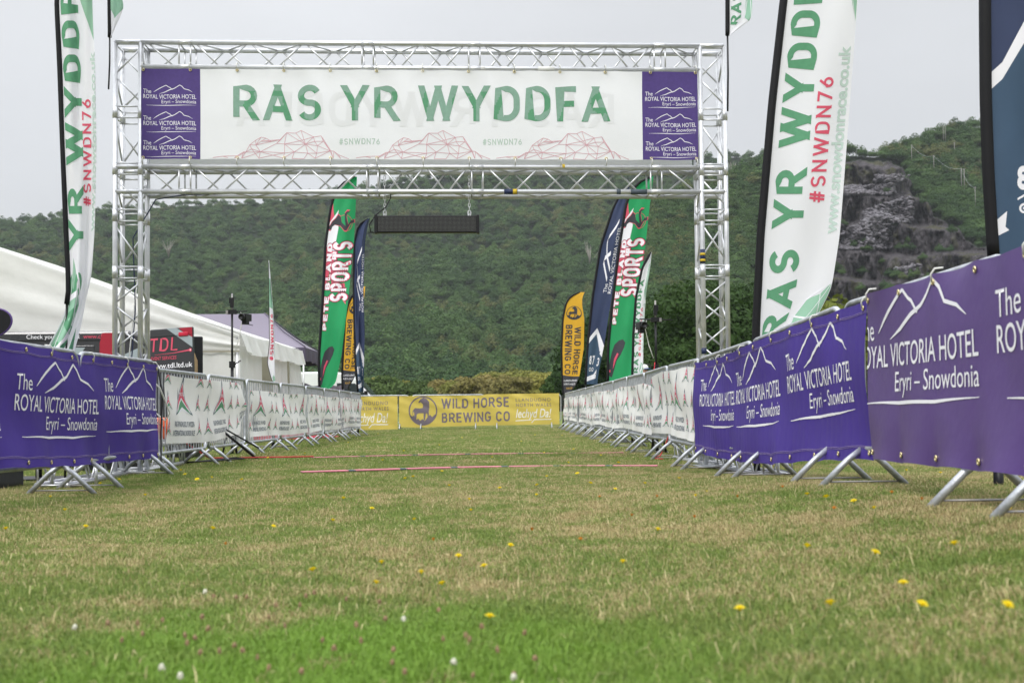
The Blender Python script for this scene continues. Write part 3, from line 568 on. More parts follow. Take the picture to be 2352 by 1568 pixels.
hz = MB(); hz.box((0, 560, 170), (2600, 1500, 346), 'white_vinyl'); ho = hz.build('haze'); ho.data.materials.clear(); hm_ = bpy.data.materials.new('haze_air'); hm_.use_nodes = True; t = hm_.node_tree; t.nodes.clear()
pv = N(t, 'ShaderNodeVolumePrincipled'); pv.inputs['Color'].default_value = (.86, .90, .96, 1); pv.inputs['Density'].default_value = .00011; t.links.new(pv.outputs[0], N(t, 'ShaderNodeOutputMaterial').inputs['Volume']); ho.data.materials.append(hm_); tag(ho, kind='stuff')
# slate waste heaps in the quarry
def slab(seed):
    rg = np.random.default_rng(seed); P = np.array([(i, j, k) for i in (-1, 1) for j in (-1, 1) for k in (-1, 1)], float)*[1, .7, .28]+rg.normal(size=(8, 3))*.16
    return np_mesh('slab', P, np.array([0, 1, 3, 2, 4, 6, 7, 5, 0, 4, 5, 1, 2, 3, 7, 6, 0, 2, 6, 4, 1, 5, 7, 3]), np.full(6, 4), K['slate'])
K['slate'] = mat('slate_slabs', (.145, .135, .15), .6, 0, .5, .6)
ssrc = [slab(i) for i in range(5)]; pts = []; rot = []; scl = []; idx = []
for (x0, x1, y0, y1, sk_, nn) in ((1925, 2050, 415, 450, -.15, 700), (2010, 2080, 390, 420, 0, 160), (1925, 2050, 500, 575, -.5, 1400), (1985, 2090, 455, 515, -.35, 600), (2230, 2352, 440, 470, 0, 120), (2055, 2110, 600, 640, .2, 160)):
    for _ in range(nn):
        a = rng.uniform(); x_ = x0+(x1-x0)*a; y_ = y0+(y1-y0)*rng.uniform(max(0, .55-a*1.1*abs(sk_)*1.6), 1)
        cy = float(ipl(x_, CRESTQ)); p = quarry(x_, (yb(x_)-y_)/(yb(x_)-cy))[0]
        pts.append((p[0]+rng.normal()*.3, p[1]-rng.uniform(0, 3), p[2]+.3)); rot.append(tuple(rng.uniform(-.6, .6, 2))+(rng.uniform(0, 6.28),)); q = rng.uniform(.35, 1.15); scl.append((q, q, q)); idx.append(int(rng.integers(0, 5)))
gn_instances('slate_scree', pts, rot, scl, idx, ssrc, 'broken grey slate slabs heaped on the quarry ledges')

# ------------------------------------------------------------ single trees
def trunk_mb(h, r, seed, lean=0, branches=5, m='bark', spread=.3):
    rg = random.Random(seed); mb = MB(); top = (lean*h, 0, h*.75); mb.tube([(0, 0, -.1), (lean*h*.3, 0, h*.3), top], [r, r*.7, r*.25], m, 7)
    for i in range(branches):
        z = h*(.25+.4*i/branches); a = rg.uniform(0, 6.28); q = spread*h*rg.uniform(.6, 1)
        mb.tube([(lean*z, 0, z), (lean*z+math.cos(a)*q*.5, math.sin(a)*q*.5, z+h*.12), (lean*z+math.cos(a)*q, math.sin(a)*q, z+h*.28)], [r*.4, r*.28, r*.08], m, 5)
    return mb
def tree(loc, h, wd, mk, n, leaf, seed, label, group, name='tree'):
    e_ = empty(name, loc, 0, label, 'tree', group); trunk_mb(h, h*.03, seed, rng.uniform(-.03, .03)).build('trunk', e_)
    V, Fi, Fs, A = crown(n, leaf/h, 16, seed, wide=wd/h); V = V*h
    me = np_mesh('crown', V, Fi, Fs, K[mk], A); o = bpy.data.objects.new('crown', me); COL.objects.link(o); o.parent = e_; return e_
oaks = [((1600, 668, 78), 9.5, 'tallest dark oak, its crown showing through the right gantry leg'), ((1545, 742, 82), 8, 'dark oak beside the right camera mast'), ((1705, 676, 76), 8.5, 'dark oak between the right gantry leg and the tall white flag'), ((1480, 700, 88), 8.5, 'dull green oak behind the small white flag on the right'), ((1655, 690, 70), 8, 'dark oak straight behind the right gantry leg'), ((1400, 735, 100), 8.0, 'dark tree behind the foot of the right green flag'), ((1352, 830, 105), 5.0, 'low dark tree behind the gold flag on the right'), ((1580, 790, 68), 5.5, 'low dark tree above the right barrier line'), ((1770, 720, 72), 7.5, 'dark oak hidden behind the tall white flag on the right')]
for i, ((px, py, D), wd, lb) in enumerate(oaks):
    p = at(px, py, D); tree((p[0], D, 0), p[2]*1.12, wd*1.2, 'oak', 22000, .17, 50+i, lb, 'dark trees behind the right barriers', 'oak_tree')
p = at(1925, 672, 66); tree((p[0]-.2, 66, 0), p[2], 4.5, 'lime', 5000, .24, 70, 'yellow green tree rising above the purple banner beside the tall white flag', None, 'young_tree')
row = [(842, 872, 'm'), (866, 868, 'a'), (886, 866, 'm'), (905, 874, 'm'), (930, 878, 'a'), (955, 880, 'm'), (985, 876, 'm'), (1010, 876, 'r'), (1040, 880, 'a'), (1065, 868, 'r'), (1090, 872, 'r'), (1112, 864, 'r'), (1135, 856, 'a'), (1160, 866, 'r'), (1183, 850, 'a'), (1207, 852, 'a'), (1232, 862, 'a'), (1255, 858, 'a'), (1278, 856, 'a'), (1300, 862, 'm'), (1325, 858, 'm'), (1360, 862, 'm')]
ORD = 'first second third fourth fifth sixth seventh eighth ninth tenth eleventh twelfth thirteenth fourteenth fifteenth sixteenth seventeenth eighteenth nineteenth twentieth twenty-first last'.split()
kinds = {'m': ('midgreen', 'olive green'), 'a': ('autumn', 'yellowing'), 'r': ('autumn2', 'russet')}
for i, (px, py, kk) in enumerate(row):
    D = 150+12*math.sin(i*2.3); p = at(px, py, D); mk, wrd = kinds[kk]
    tree((p[0], D, 0), max(3.5, p[2]+.4), rng.uniform(4.2, 6.0), mk, 5000, .24, 100+i, f'{wrd} bushy tree, {ORD[i]} from the left in the row beyond the fence', 'row of small trees beyond the far fence', 'bushy_tree')
# bare trees and buildings on the hill
for px, py, D, hh, lb in ((1354, 600, 640, 15, 'bleached dead tree standing out of the wooded slope left of the navy flag'), (1677, 405, 700, 12, 'bare pale tree in the woods right of the gantry leg near the crest'), (395, 582, 600, 9, 'small bare tree in the woods behind the left gantry leg')):
    p = at(px, py, D); mb = MB(); rg = random.Random(int(px))
    for _ in range(13):
        a = rg.uniform(0, 6.28); q = rg.uniform(.15, .42)*hh; z = rg.uniform(.6, 1)*hh
        mb.tube([(0, 0, 0), (math.cos(a)*q*.3, math.sin(a)*q*.3, z*.5), (math.cos(a)*q, math.sin(a)*q, z)], [.22, .13, .04], 'bare', 4)
    o = mb.build('bare_tree'); o.location = (p[0], p[1]-6, p[2]-hh*.3); tag(o, lb, 'tree')
def hut(px, py, D, w_, h_, dp, label):
    p = at(px, py, D); e_ = empty('stone_hut', (p[0], p[1]-9, p[2]), .1, label, 'building', 'huts on the wooded slope')
    mb = MB(); mb.box((0, 0, h_*.3), (w_*.92, dp, h_*.6), 'wallgrey'); wl = mb.build('wall', e_)
    mb = MB(); mb.add([(-w_/2, -dp*.6, h_*.55), (w_/2, -dp*.6, h_*.55), (w_/2, 0, h_), (-w_/2, 0, h_), (-w_/2, dp*.6, h_*.55), (w_/2, dp*.6, h_*.55)], [(0, 1, 2, 3), (3, 2, 5, 4), (0, 3, 4), (1, 5, 2)], 'roofgrey'); mb.build('roof', e_)
    mb = MB(); mb.box((0, -dp*.5-.05, h_*.25), (w_*.12, .1, h_*.4), 'black'); mb.build('door', e_)
hut(1491, 556, 520, 7.5, 6.5, 6, 'upper grey roofed hut among the trees right of the green flag')
hut(1515, 640, 450, 8.5, 5.5, 6, 'lower grey roofed hut among the trees right of the small white flag')
pl = [(2082, 362, 336, 400), (2132, 388, 360, 415), (2179, 398, 343, 345), (2194, 436, 402, 395), (2200.5, 440, 403, 380), (2225, 468, 437, 360), (2154, 312, 304, 400), (2158.5, 314, 305, 402), (2274, 395, 383, 400)]
pl = [(2082, 376, 350, 505), (2132, 402, 374, 490), (2179, 358, 345, 520), (2194, 440, 404, 470), (2200.5, 446, 405, 465), (2225, 484, 447, 450), (2154, 325, 306, 530), (2158.5, 327, 306, 530)]
names = ['telegraph pole on the skyline edge left of the others', 'telegraph pole halfway down the wooded slope', 'short pole high in the trees on the right slope', 'left pole of the pair above the quarry corner', 'right pole of the pair above the quarry corner', 'lowest telegraph pole beside the slate heap', 'left pole of the pair on the skyline', 'right pole of the pair on the skyline']
tops = []
for (px, yf, yt, D), lb in zip(pl, names):
    cy = float(ipl(px, CRESTQ)); b0 = quarry(px, max(0, (yb(px)-yf)/(yb(px)-cy)))[0]; h_ = (yf-yt)/FPX*b0[1]; mb = MB(); mb.tube([(0, 0, -2), (0, 0, h_+2)], .13, 'pole_wood', 6); mb.box((0, 0, h_+1.6), (1.4, .12, .12), 'pole_wood')
    o = mb.build('telegraph_pole'); o.location = (b0[0], b0[1]-7, b0[2]); tag(o, lb, 'pole', 'telegraph poles on the quarry hill'); tops.append((b0[0], b0[1]-7, b0[2]+h_+1.6))
for a, b_ in ((0, 1), (1, 3), (3, 5)):
    A_, B_ = np.array(tops[a]), np.array(tops[b_]); P = [tuple(A_+(B_-A_)*k/8-np.array([0, 0, 2.0*math.sin(math.pi*k/8)])) for k in range(9)]
    mb = MB(); mb.tube([(q[0]-A_[0], q[1]-A_[1], q[2]-A_[2]) for q in P], .035, 'galv', 4); o = mb.build('power_line'); o.location = tuple(A_); tag(o, ['overhead line from the skyline pole down to the next', 'overhead line between the slope pole and the pair', 'overhead line from the pair down to the lowest pole'][[0, 1, 3].index(a)], 'cable')
#%%PART3
# ------------------------------------------------------------ hotel logo (1 wide)
def hotel(lines=True):
    d = Des()
    d.stroke([(.194, .246), (.25, .285), (.30, .315), (.36, .345), (.43, .376)], [.004, .012, .014, .014, .012], 'ink_white'); d.stroke([(.43, .376), (.475, .345), (.50, .335), (.55, .29)], [.012, .012, .012, .010], 'ink_white')
    d.stroke([(.30, .217), (.40, .245), (.50, .29), (.58, .312), (.62, .335), (.686, .378)], [.003, .014, .016, .014, .014, .012], 'ink_white'); d.stroke([(.686, .378), (.73, .352), (.77, .305), (.86, .285), (.93, .248)], [.012, .013, .012, .012, .003], 'ink_white')
    d.text('The', 0, .15, .222, .076, 'ink_white', .0); d.text('ROYAL VICTORIA HOTEL', 0, 1, .122, .078, 'ink_white', .004); d.text('Eryri – Snowdonia', .345, 1, .035, .066, 'ink_white', .0)
    d.stroke([(.06, -.004), (.4, -.004), (.7, -.004), (1.0, .004)], [.003, .012, .011, .002], 'ink_white'); return d
HOTEL = hotel()
def star():
    d = Des(); q = lambda P, m, l: d.poly(P, m, l)
    q([(0, 0), (.3, .36), (.44, .68), (.5, 1), (.5, .2)], 'navy_ink', 1); q([(1, 0), (.5, .2), (.5, 1), (.56, .68), (.7, .36)], 'navy_ink', 1)
    q([(.07, .05), (.345, .40), (.5, .80), (.5, .26)], 'ink_white', 2); q([(.93, .05), (.5, .26), (.5, .80), (.655, .40)], 'ink_white', 2)
    q([(.13, .10), (.37, .41), (.5, .74), (.5, .42)], 'red_ink', 3); q([(.87, .10), (.5, .42), (.5, .74), (.63, .41)], 'red_ink', 3)
    q([(.08, .02), (.5, .37), (.5, .20)], 'green_b', 3); q([(.92, .02), (.5, .20), (.5, .37)], 'green_b', 3); q([(0, 0), (.08, .02), (.5, .20), (.92, .02), (1, 0), (.5, .12)], 'ink_white', 2)
    d.text('1976', .37, .63, .45, .09, 'ink_white', .01, layer=4); return d
STAR = star()

# ------------------------------------------------------------ gantry
GX, GY, GR = -.835, 11.02, R(2.9)
def rot2(x, y): return GX+x*math.cos(GR)-y*math.sin(GR), GY+x*math.sin(GR)+y*math.cos(GR)
gan = empty('truss_gantry', (GX, GY, 0), GR, 'silver box truss finish gantry with two square legs and two crossbeams', 'gantry')
S = .24; CR = .0245; BR = .0095
def beam(name, A, B, a1, a2, joints, parent, base=False):
    """box truss from A to B; a1, a2 are the two cross vectors of length S; joints: distances of the couplings"""
    A = Vector(A); B = Vector(B); L = (B-A).length; T = (B-A)/L; e_ = bpy.data.objects.new(name, None)
    COL.objects.link(e_); e_.parent = parent; a1 = Vector(a1); a2 = Vector(a2); C = [Vector(), a1, a1+a2, a2]
    for c_ in C: mb = MB(); mb.tube([A+c_, B+c_], CR, 'alu', 14); mb.build('chord', e_)
    cuts = [0]+list(joints)+[L]; mb = MB(); mj = MB()
    for k in range(len(cuts)-1):
        s0, s1 = cuts[k]+(.055 if k else .02), cuts[k+1]-(.055 if k < len(cuts)-2 else .02)
        if s1-s0 < .15: continue
        n = max(1, round((s1-s0-.06)/.255)); n += n % 2 if n > 1 else 0; st = (s1-s0-.06)/n
        for f in range(4):
            p, q = C[f], C[(f+1) % 4]
            for u in ((s0, s1)): mb.tube([A+T*u+p, A+T*u+q], BR*.9, 'alu', 6)
            for j in range(n):
                x0, x1 = s0+.03+st*j, s0+.03+st*(j+1); i_ = (j+f) % 2; d0, d1 = (p, q) if i_ else (q, p)
                mb.tube([A+T*(x0+.012)+d0, A+T*(x1-.012)+d1], BR, 'alu', 6)
    mb.build('bracing', e_)
    for j in joints:
        for c_ in C:
            mj = MB(); mj.tube([A+T*(j-.06)+c_, A+T*(j+.06)+c_], CR*1.10, 'alu', 14)
            for dd in (-.035, .035): o_ = Vector((0, 0, .029)) if abs(T.z) < .5 else Vector((-.029, 0, 0)); mj.tube([A+T*(j+dd)+c_-o_, A+T*(j+dd)+c_+o_], .005, 'galv_old', 6)
            mj.build('coupling', e_)
    return e_
X0, X1 = -2.965, 2.965-S
Yb = (0, S, 0); Xs = (S, 0, 0)
beam('leg', (X0, 0, .05), (X0, 0, 4.18), Xs, Yb, (1.9, 2.45, 2.9, 3.45), gan); beam('leg', (X1, 0, .05), (X1, 0, 4.18), Xs, Yb, (1.9, 2.45, 2.9, 3.45), gan)
for x in (X0, X1):                                   # mitred ends of the top corners
    
    for y_ in (0, S): mb = MB(); mb.tube([(x, y_, 4.18), (x+S, y_, 4.18)], CR, 'alu', 14); mb.build('corner_tube', gan)
beam('top_beam', (X0+S, 0, 3.94), (X1, 0, 3.94), (0, 0, S), Yb, (.42, 2.18, 3.22, 5.05), gan); beam('lower_beam', (X0+S, 0, 2.73), (X1, 0, 2.73), (0, 0, S), Yb, (.42, 2.22, 3.24, 5.0), gan)
for x in (X0, X1+S):
    s_ = 1 if x < 0 else -1
    for z in (2.73, 2.97):
        for y_ in (0, S): mb = MB(); mb.tube([(x, y_, z), (x+s_*S, y_, z)], CR, 'alu', 14); mb.build('corner_tube', gan)
for s_ in (-1, 1):
    x = s_*2.965-(S if s_ > 0 else 0)
    mb = MB(); mb.box((x+S/2, S/2, .03), (.36, .36, .012), 'galv'); mb.build('base_plate', gan, .003)
    beam('outrigger', (x+s_*.10-(.0 if s_ > 0 else 0), -1.75, .03), (x+s_*.10, -.06, .03), Xs, (0, 0, S), (), gan); beam('outrigger', (x+s_*.10, S+.06, .03), (x+s_*.10, 2.1, .03), Xs, (0, 0, S), (), gan)
    mb = MB(); mb.tube([(x+S/2-.17, -1.55, .0), (x+S/2-.17, -1.55, .26)], .016, 'alu', 8); mb.tube([(x+S/2+.17, -1.5, .0), (x+S/2+.17, -1.5, .2)], .013, 'alu', 8); mb.build('screw_jack', gan)
mb = MB()
for (x, z, m_, w_) in ((-.47, 2.73, 'tapeW', .05), (.86-.02, 2.73, 'tapeB', .13), (.88, 2.73, 'tapeY', .04), (1.36, 2.975, 'tapeY', .025), (2.1, 2.73, 'slate_mat', .16), (1.9, 2.73, 'slate_mat', .04), (1.2, 3.94, 'tapeW', .16), (.55, 3.94, 'tapeW', .1)):
    mb.tube([(x-w_/2, 0, z), (x+w_/2, 0, z)], CR*(1.06 if m_ != 'tapeY' else 1.1), m_, 14)
mb.tube([(X1, 0, 2.02), (X1, 0, 2.16)], CR*1.06, 'tapeB', 14); mb.tube([(X1, 0, 2.04), (X1, 0, 2.065)], CR*1.1, 'tapeY', 14); mb.tube([(X1, 0, 2.10), (X1, 0, 2.125)], CR*1.1, 'tapeY', 14); mb.tube([(X1, 0, 1.13), (X1, 0, 1.19)], CR*1.06, 'tapeB', 14)
mb.build('tape', gan)
# the long white banner
bn = empty('finish_banner', (*rot2(0, 0), 0), GR, 'long white banner with large green lettering and purple ends hung in the gantry', 'banner')
nx, nz = 108, 18; xs = np.linspace(-2.71, 2.69, nx+1); zs = np.linspace(0, 1, nz+1)
P = np.zeros((nx+1, nz+1, 3))
for i, x in enumerate(xs):
    sc_t = abs(math.sin((x+2.71)/.418*math.pi)); zt = 3.915-.008*sc_t; zb = 3.035+.006*abs(math.sin((x+2.6)/.46*math.pi))
    for j, v in enumerate(zs):
        P[i, j] = (x, -.032-.006*math.sin(x*7+v*2)*math.sin(v*math.pi)-.012*math.exp(-(1-v)*9)*sc_t-.004*math.sin(x*23+v*9)*v, zb+(zt-zb)*v)
SF = Surf(P, xs, zs*.88+3.035, 1); mb = MB(); SF.cloth(mb, 'white_vinyl'); D = Des()
D.poly([(-2.72, 3.0), (-2.15, 3.0), (-2.15, 3.95), (-2.72, 3.95)], 'purple3', 0); D.poly([(2.14, 3.0), (2.70, 3.0), (2.70, 3.95), (2.14, 3.95)], 'purple3', 0)
for zb_ in (3.56, 3.30, 3.06): D.put(HOTEL, .50, .52, -2.69, zb_); D.put(HOTEL, .50, .52, 2.17, zb_)
# large lettering: two tones of green where the rear sheet's mirrored letters show through
main = Des(); x0_, x1_ = -1.835, 1.81; main.dtext('RAS YR WYDDFA', x0_, x1_, 3.415, .350, 'green_a', .172, gap=.18)
gh = Des(); gh.dtext('RAS YR WYDDFA', -1.86, 1.80, 3.36, .345, 'ghost', .172, gap=.18)
for V, Fc, m_, l in gh.p: V[:, 0] = -V[:, 0]
D.put(gh)
tri = [np.array([V[a] for a in f]) for V, Fc, m_, l in gh.p for f in Fc]
def inside(p):
    for T_ in tri:
        if T_[:, 0].min() <= p[0] <= T_[:, 0].max() and T_[:, 1].min() <= p[1] <= T_[:, 1].max():
            n_ = len(T_); c_ = [(T_[(k+1) % n_][0]-T_[k][0])*(p[1]-T_[k][1])-(T_[(k+1) % n_][1]-T_[k][1])*(p[0]-T_[k][0]) for k in range(n_)]
            if all(q >= 0 for q in c_) or all(q <= 0 for q in c_): return True
    return False
for V, Fc, m_, l in main.p:
    bm = bmesh.new(); vs = [bm.verts.new((p[0], p[1], 0)) for p in V]
    for f in Fc: bm.faces.new([vs[a] for a in f])
    for x in np.arange(math.floor(V[:, 0].min()/.013)*.013, V[:, 0].max(), .013): bmesh.ops.bisect_plane(bm, geom=bm.verts[:]+bm.edges[:]+bm.faces[:], plane_co=(x, 0, 0), plane_no=(1, 0, 0), dist=1e-6)
    for z in np.arange(math.floor(V[:, 1].min()/.013)*.013, V[:, 1].max(), .013): bmesh.ops.bisect_plane(bm, geom=bm.verts[:]+bm.edges[:]+bm.faces[:], plane_co=(0, z, 0), plane_no=(0, 1, 0), dist=1e-6)
    bm.verts.index_update(); Vn = np.array([(v.co.x, v.co.y) for v in bm.verts]); fa, fb = [], []
    for f in bm.faces: c_ = f.calc_center_median(); (fb if inside((c_.x, c_.y)) else fa).append([v.index for v in f.verts])
    bm.free(); V3 = SF.ev(Vn, .0026+.0006*l); mb.add(V3, fa, 'green_a', True); mb.add(V3, fb, 'green_b', True)
D.dtext('#SNWDN76', -.82, -.43, 3.18, .060, 'grey_ink', .15, gap=.2); D.dtext('#SNWDN76', .57, .95, 3.18, .060, 'grey_ink', .15, gap=.2)
MT = [(0, 6), (65, 14), (160, 18), (203, 46), (218, 46), (245, 96), (285, 126), (320, 146), (353, 138), (387, 116), (450, 128), (489, 178), (550, 178), (585, 196), (670, 148), (720, 155), (785, 53), (805, 51), (835, 28), (905, 1)]
MI = [(257, 68), (315, 46), (305, 2), (423, 102), (475, 100), (475, 38), (465, 2), (615, 100), (540, 48), (525, 2), (630, 38), (605, 1), (690, 36), (680, 1), (695, 88), (675, 118), (735, 118), (780, 52), (285, 93), (320, 118), (140, 2), (190, 2), (100, 4), (800, 2), (850, 2)]
ME = [(0, 1), (1, 2), (2, 3), (3, 4), (4, 5), (5, 6), (6, 7), (7, 8), (8, 9), (9, 10), (10, 11), (11, 12), (12, 13), (13, 14), (14, 15), (15, 16), (16, 17), (17, 18), (18, 19), (5, 20), (20, 21), (21, 22), (20, 22), (5, 38), (38, 39), (39, 8), (39, 9), (38, 6), (38, 7), (39, 10), (38, 10), (10, 23), (23, 11), (11, 24), (23, 24), (24, 25), (21, 25), (21, 23), (25, 26), (21, 26), (22, 25), (24, 14), (11, 27), (27, 12), (27, 13), (27, 14), (24, 27), (27, 28), (24, 28), (25, 28), (28, 29), (26, 28), (28, 30), (27, 30), (29, 31), (30, 31), (30, 32), (27, 32), (32, 33), (32, 34), (27, 34), (34, 35), (14, 35), (35, 27), (35, 36), (36, 15), (34, 36), (34, 37), (36, 37), (15, 37), (32, 37), (33, 37), (30, 33), (4, 21), (20, 40), (4, 41), (21, 41), (3, 41), (2, 40), (1, 42), (16, 43), (17, 43), (18, 44), (17, 44), (37, 43), (38, 21)]
PT = MT+MI
for ox in (-2.03, -.66, .70):
    for a, b_ in ME: D.stroke([(ox+PT[a][0]*.001438, 3.04+PT[a][1]*.00143), (ox+PT[b_][0]*.001438, 3.04+PT[b_][1]*.00143)], .0046, 'pink_line', 2)
SF.print(mb, D, .0012); mb.build('printed_sheet', bn)
eyem = MB(); eyem.tube([(.011*math.cos(a), 0, .011*math.sin(a)) for a in np.linspace(0, 2*math.pi, 12, endpoint=False)], .0045, 'brass', 6, closed=True)
eye0 = eyem.build('eyelet', bn); tiem = MB(); tiem.tube([(0, -.008, 0), (0, -.05, .035), (0, -.052, .085), (0, -.01, .12), (0, .03, .11)], .0045, 'rope', 6); tie0 = tiem.build('cable_tie', bn); first = True
for z_, sg in ((3.90, 1), (3.05, -1)):
    for k in range(13):
        x = -2.69+k*5.36/12
        if first: a, b_ = eye0, tie0; first = False
        else: a, b_ = eye0.copy(), tie0.copy(); COL.objects.link(a); COL.objects.link(b_)
        a.location = (x, -.042, z_); b_.location = (x, -.034, z_); b_.scale = (1, 1, .6*sg)
# rear banner on the far side of the beams
mb = MB(); mb.add([(2.69, S+.03, 3.0), (-2.71, S+.03, 3.0), (-2.71, S+.03, 3.87), (2.69, S+.03, 3.87)], [(0, 1, 2, 3)], 'white_vinyl'); rb = mb.build('rear_banner'); mb = MB()
rb.location = (GX, GY, 0); rb.rotation_euler = (0, 0, GR); tag(rb, 'plain rear banner tied behind the white finish banner', 'banner')
# ------------------------------------------------------------ LED display on two chains
ax_, ay_ = rot2(.02, .06); led = empty('led_display', (ax_, ay_, 2.335), GR, 'long black unlit dot matrix display hanging on chains below the gantry', 'display')
mb = MB(); mb.box((0, 0, .083), (1.02, .07, .166), 'blackp'); mb.build('housing', led, .004)
mb = MB(); mb.box((0, -.037, .083), (.96, .004, .146), 'led'); mb.build('dot_panel', led)
for s_ in (-1, 1): mb = MB(); mb.box((s_*.497, -.004, .083), (.028, .09, .18), 'blackp'); mb.build('end_cap', led, .003)
for x in (-.41, .415):
    mb = MB()
    for k in range(11):
        z = .205+k*.034; P_ = [(.010*math.cos(a), 0, .022*math.sin(a)) for a in np.linspace(0, 2*math.pi, 10, endpoint=False)]
        if k % 2: P_ = [(0, p[0], p[2]) for p in P_]
        mb.tube([(x+p[0], p[1], z+p[2]) for p in P_], .0035, 'alu', 5, closed=True)
    mb.build('chain', led); mb = MB(); mb.tube([(x+.016*math.cos(a), 0, .195+.028*math.sin(a)) for a in np.linspace(0, 2*math.pi, 12, endpoint=False)], .0045, 'alu', 6, closed=True); mb.build('snap_hook', led)
    mb = MB(); mb.tube([(x+.012*math.cos(a), 0, .172+.012*math.sin(a)) for a in np.linspace(0, 2*math.pi, 10, endpoint=False)], .005, 'alu', 6, closed=True); mb.build('ring_bolt', led)
mb = MB(); mb.tube([(-.36, .02, .42), (-.35, -.03, .34), (-.40, -.03, .25), (-.50, -.03, .17), (-.56, -.02, .08), (-.55, 0, .01), (-.50, 0, .0), (-.47, 0, .03)], .006, 'blackp', 6); mb.build('power_cable', led)
# cables up the left leg
mb = MB(); mb.tube([(-2.9, .1, .1), (-2.85, .12, 1.0), (-2.8, .1, 1.6), (-2.83, .12, 2.3), (-2.62, .15, 2.68), (-2.35, .12, 2.72), (-1.5, .14, 2.75)], .006, 'tapeB', 6); mb.tube([(-2.88, .14, .1), (-2.86, .12, 1.2), (-2.78, .1, 1.9)], .006, 'rope', 6)
o = mb.build('signal_cable'); o.location = (GX, GY, 0); o.rotation_euler = (0, 0, GR); tag(o, 'blue and white cables running up inside the left gantry leg', 'cable')

# ------------------------------------------------------------ crowd barriers
RX = [(1.0, 2.25), (2.6, 2.2), (4.9, 2.1), (7.0, 2.02), (9.2, 1.92), (11.2, 1.85), (14, 1.83), (35.6, 1.62)]; LX = [(2, -3.9), (6.5, -3.47), (7.3, -3.37), (8.85, -3.38), (11, -3.46), (17, -3.72), (23, -3.80), (30, -3.86)]
fr_ = lambda Y: float(np.interp(Y, [p[0] for p in RX], [p[1] for p in RX])); LW = [(11, -3.60), (13.2, -3.59), (15.3, -3.65), (19, -3.60), (24, -3.68), (30, -3.84)]
fw_ = lambda Y: float(np.interp(Y, [p[0] for p in LW], [p[1] for p in LW]))
fl_ = lambda Y: float(np.interp(Y, [p[0] for p in LX], [p[1] for p in LX]))
BL = 2.10
def barrier0():
    e_ = empty('crowd_barrier'); r_ = .11; L = BL; z0, z1 = .23, 1.085; P_ = []
    for cx, cz, a0 in ((L-r_, z1-r_, 0), (r_, z1-r_, 90), (r_, z0+r_, 180), (L-r_, z0+r_, 270)):
        for k in range(6): a = R(a0+18*k); P_.append((cx+r_*math.cos(a), 0, cz+r_*math.sin(a)))
    mb = MB(); mb.tube(P_, .019, 'galv', 10, closed=True); mb.build('frame', e_)
    mb = MB(); nb = 19
    for k in range(nb):
        x = .11+(L-.22)*k/(nb-1); mb.tube([(x, 0, z0), (x, 0, z1)], .007, 'galv', 6, cap=False)
    mb.build('bars', e_)
    for x in (.27, L-.27):
        for s_ in (-1, 1): mb = MB(); mb.tube([(x, 0, z0), (x, s_*.10, z0-.075), (x, s_*.26, .0)], .0185, 'galv', 10); mb.build('leg', e_)
        mb = MB(); mb.tube([(x, -.25, .035), (x, .25, .035)], .006, 'galv_old', 6); mb.build('tie_rod', e_)
    for x, z in ((-.012, .85), (-.012, .4)): mb = MB(); mb.tube([(.0, 0, z+.05), (-.03, 0, z+.05), (-.035, 0, z-.05), (-.03, 0, z-.06)], .006, 'galv_old', 6); mb.build('hook', e_)
    return e_
proto = barrier0(); used = [False]
def put_barrier(p, q, label, group, sx=1):
    o = proto if not used[0] else copy_tree(proto); used[0] = True
    dx, dy = q[0]-p[0], q[1]-p[1]; L = math.hypot(dx, dy); o.rotation_euler = (0, -math.atan2(q[2]-p[2], L), math.atan2(dy, dx)); g_ = (L-BL*sx)/2
    o.location = (p[0]+dx/L*g_, p[1]+dy/L*g_, p[2]); o.scale = (sx, 1, 1); tag(o, label, 'barrier', group)
ordn = ['first', 'second', 'third', 'fourth', 'fifth', 'sixth', 'seventh', 'eighth', 'ninth', 'tenth', 'eleventh', 'twelfth', 'thirteenth', 'fourteenth']
def chainY(fx, Y0, n, st=2.15):
    o_ = [Y0]
    for _ in range(n): o_.append(o_[-1]+st*math.cos(math.atan((fx(o_[-1]+1)-fx(o_[-1]-1))/2)))
    return o_
YR = chainY(fr_, 11.2, 11); YRn = chainY(fr_, 11.2, 4, -2.15); YL = chainY(fw_, 11.25, 8); YLn = chainY(fl_, 11.0, 3, -2.15)
P3 = lambda f, Y: (f(Y), Y, float(gz(f(Y), Y)))
for k in range(11): put_barrier(P3(fr_, YR[k]), P3(fr_, YR[k+1]), f'steel barrier with white banner, {ordn[k]} beyond the right gantry leg', 'barriers along the right of the course')
for k in range(4): put_barrier(P3(fr_, YRn[k+1]), P3(fr_, YRn[k]), f'steel barrier behind purple banner, {ordn[k]} this side of the right gantry leg', 'barriers along the right of the course')
P4 = lambda f, Y: (f(Y), Y, -.045)
for k in range(8): put_barrier(P4(fw_, YL[k]), P4(fw_, YL[k+1]), f'steel barrier with white banner, {ordn[k]} beyond the left gantry leg', 'barriers along the left of the course')
for k in range(3): put_barrier(P3(fl_, YLn[k+1]), P3(fl_, YLn[k]), f'steel barrier behind purple banner, {ordn[k]} this side of the left gantry leg', 'barriers along the left of the course')
FX = [1.56, -.82, -3.2, -5.58]
for k in range(3): put_barrier((FX[k+1], 35.75, 0), (FX[k], 35.75, 0), ['steel barrier at the right end of the far yellow fence', 'middle steel barrier of the far yellow fence', 'steel barrier at the left end of the far yellow fence'][k], 'barriers across the far end', 1.1)

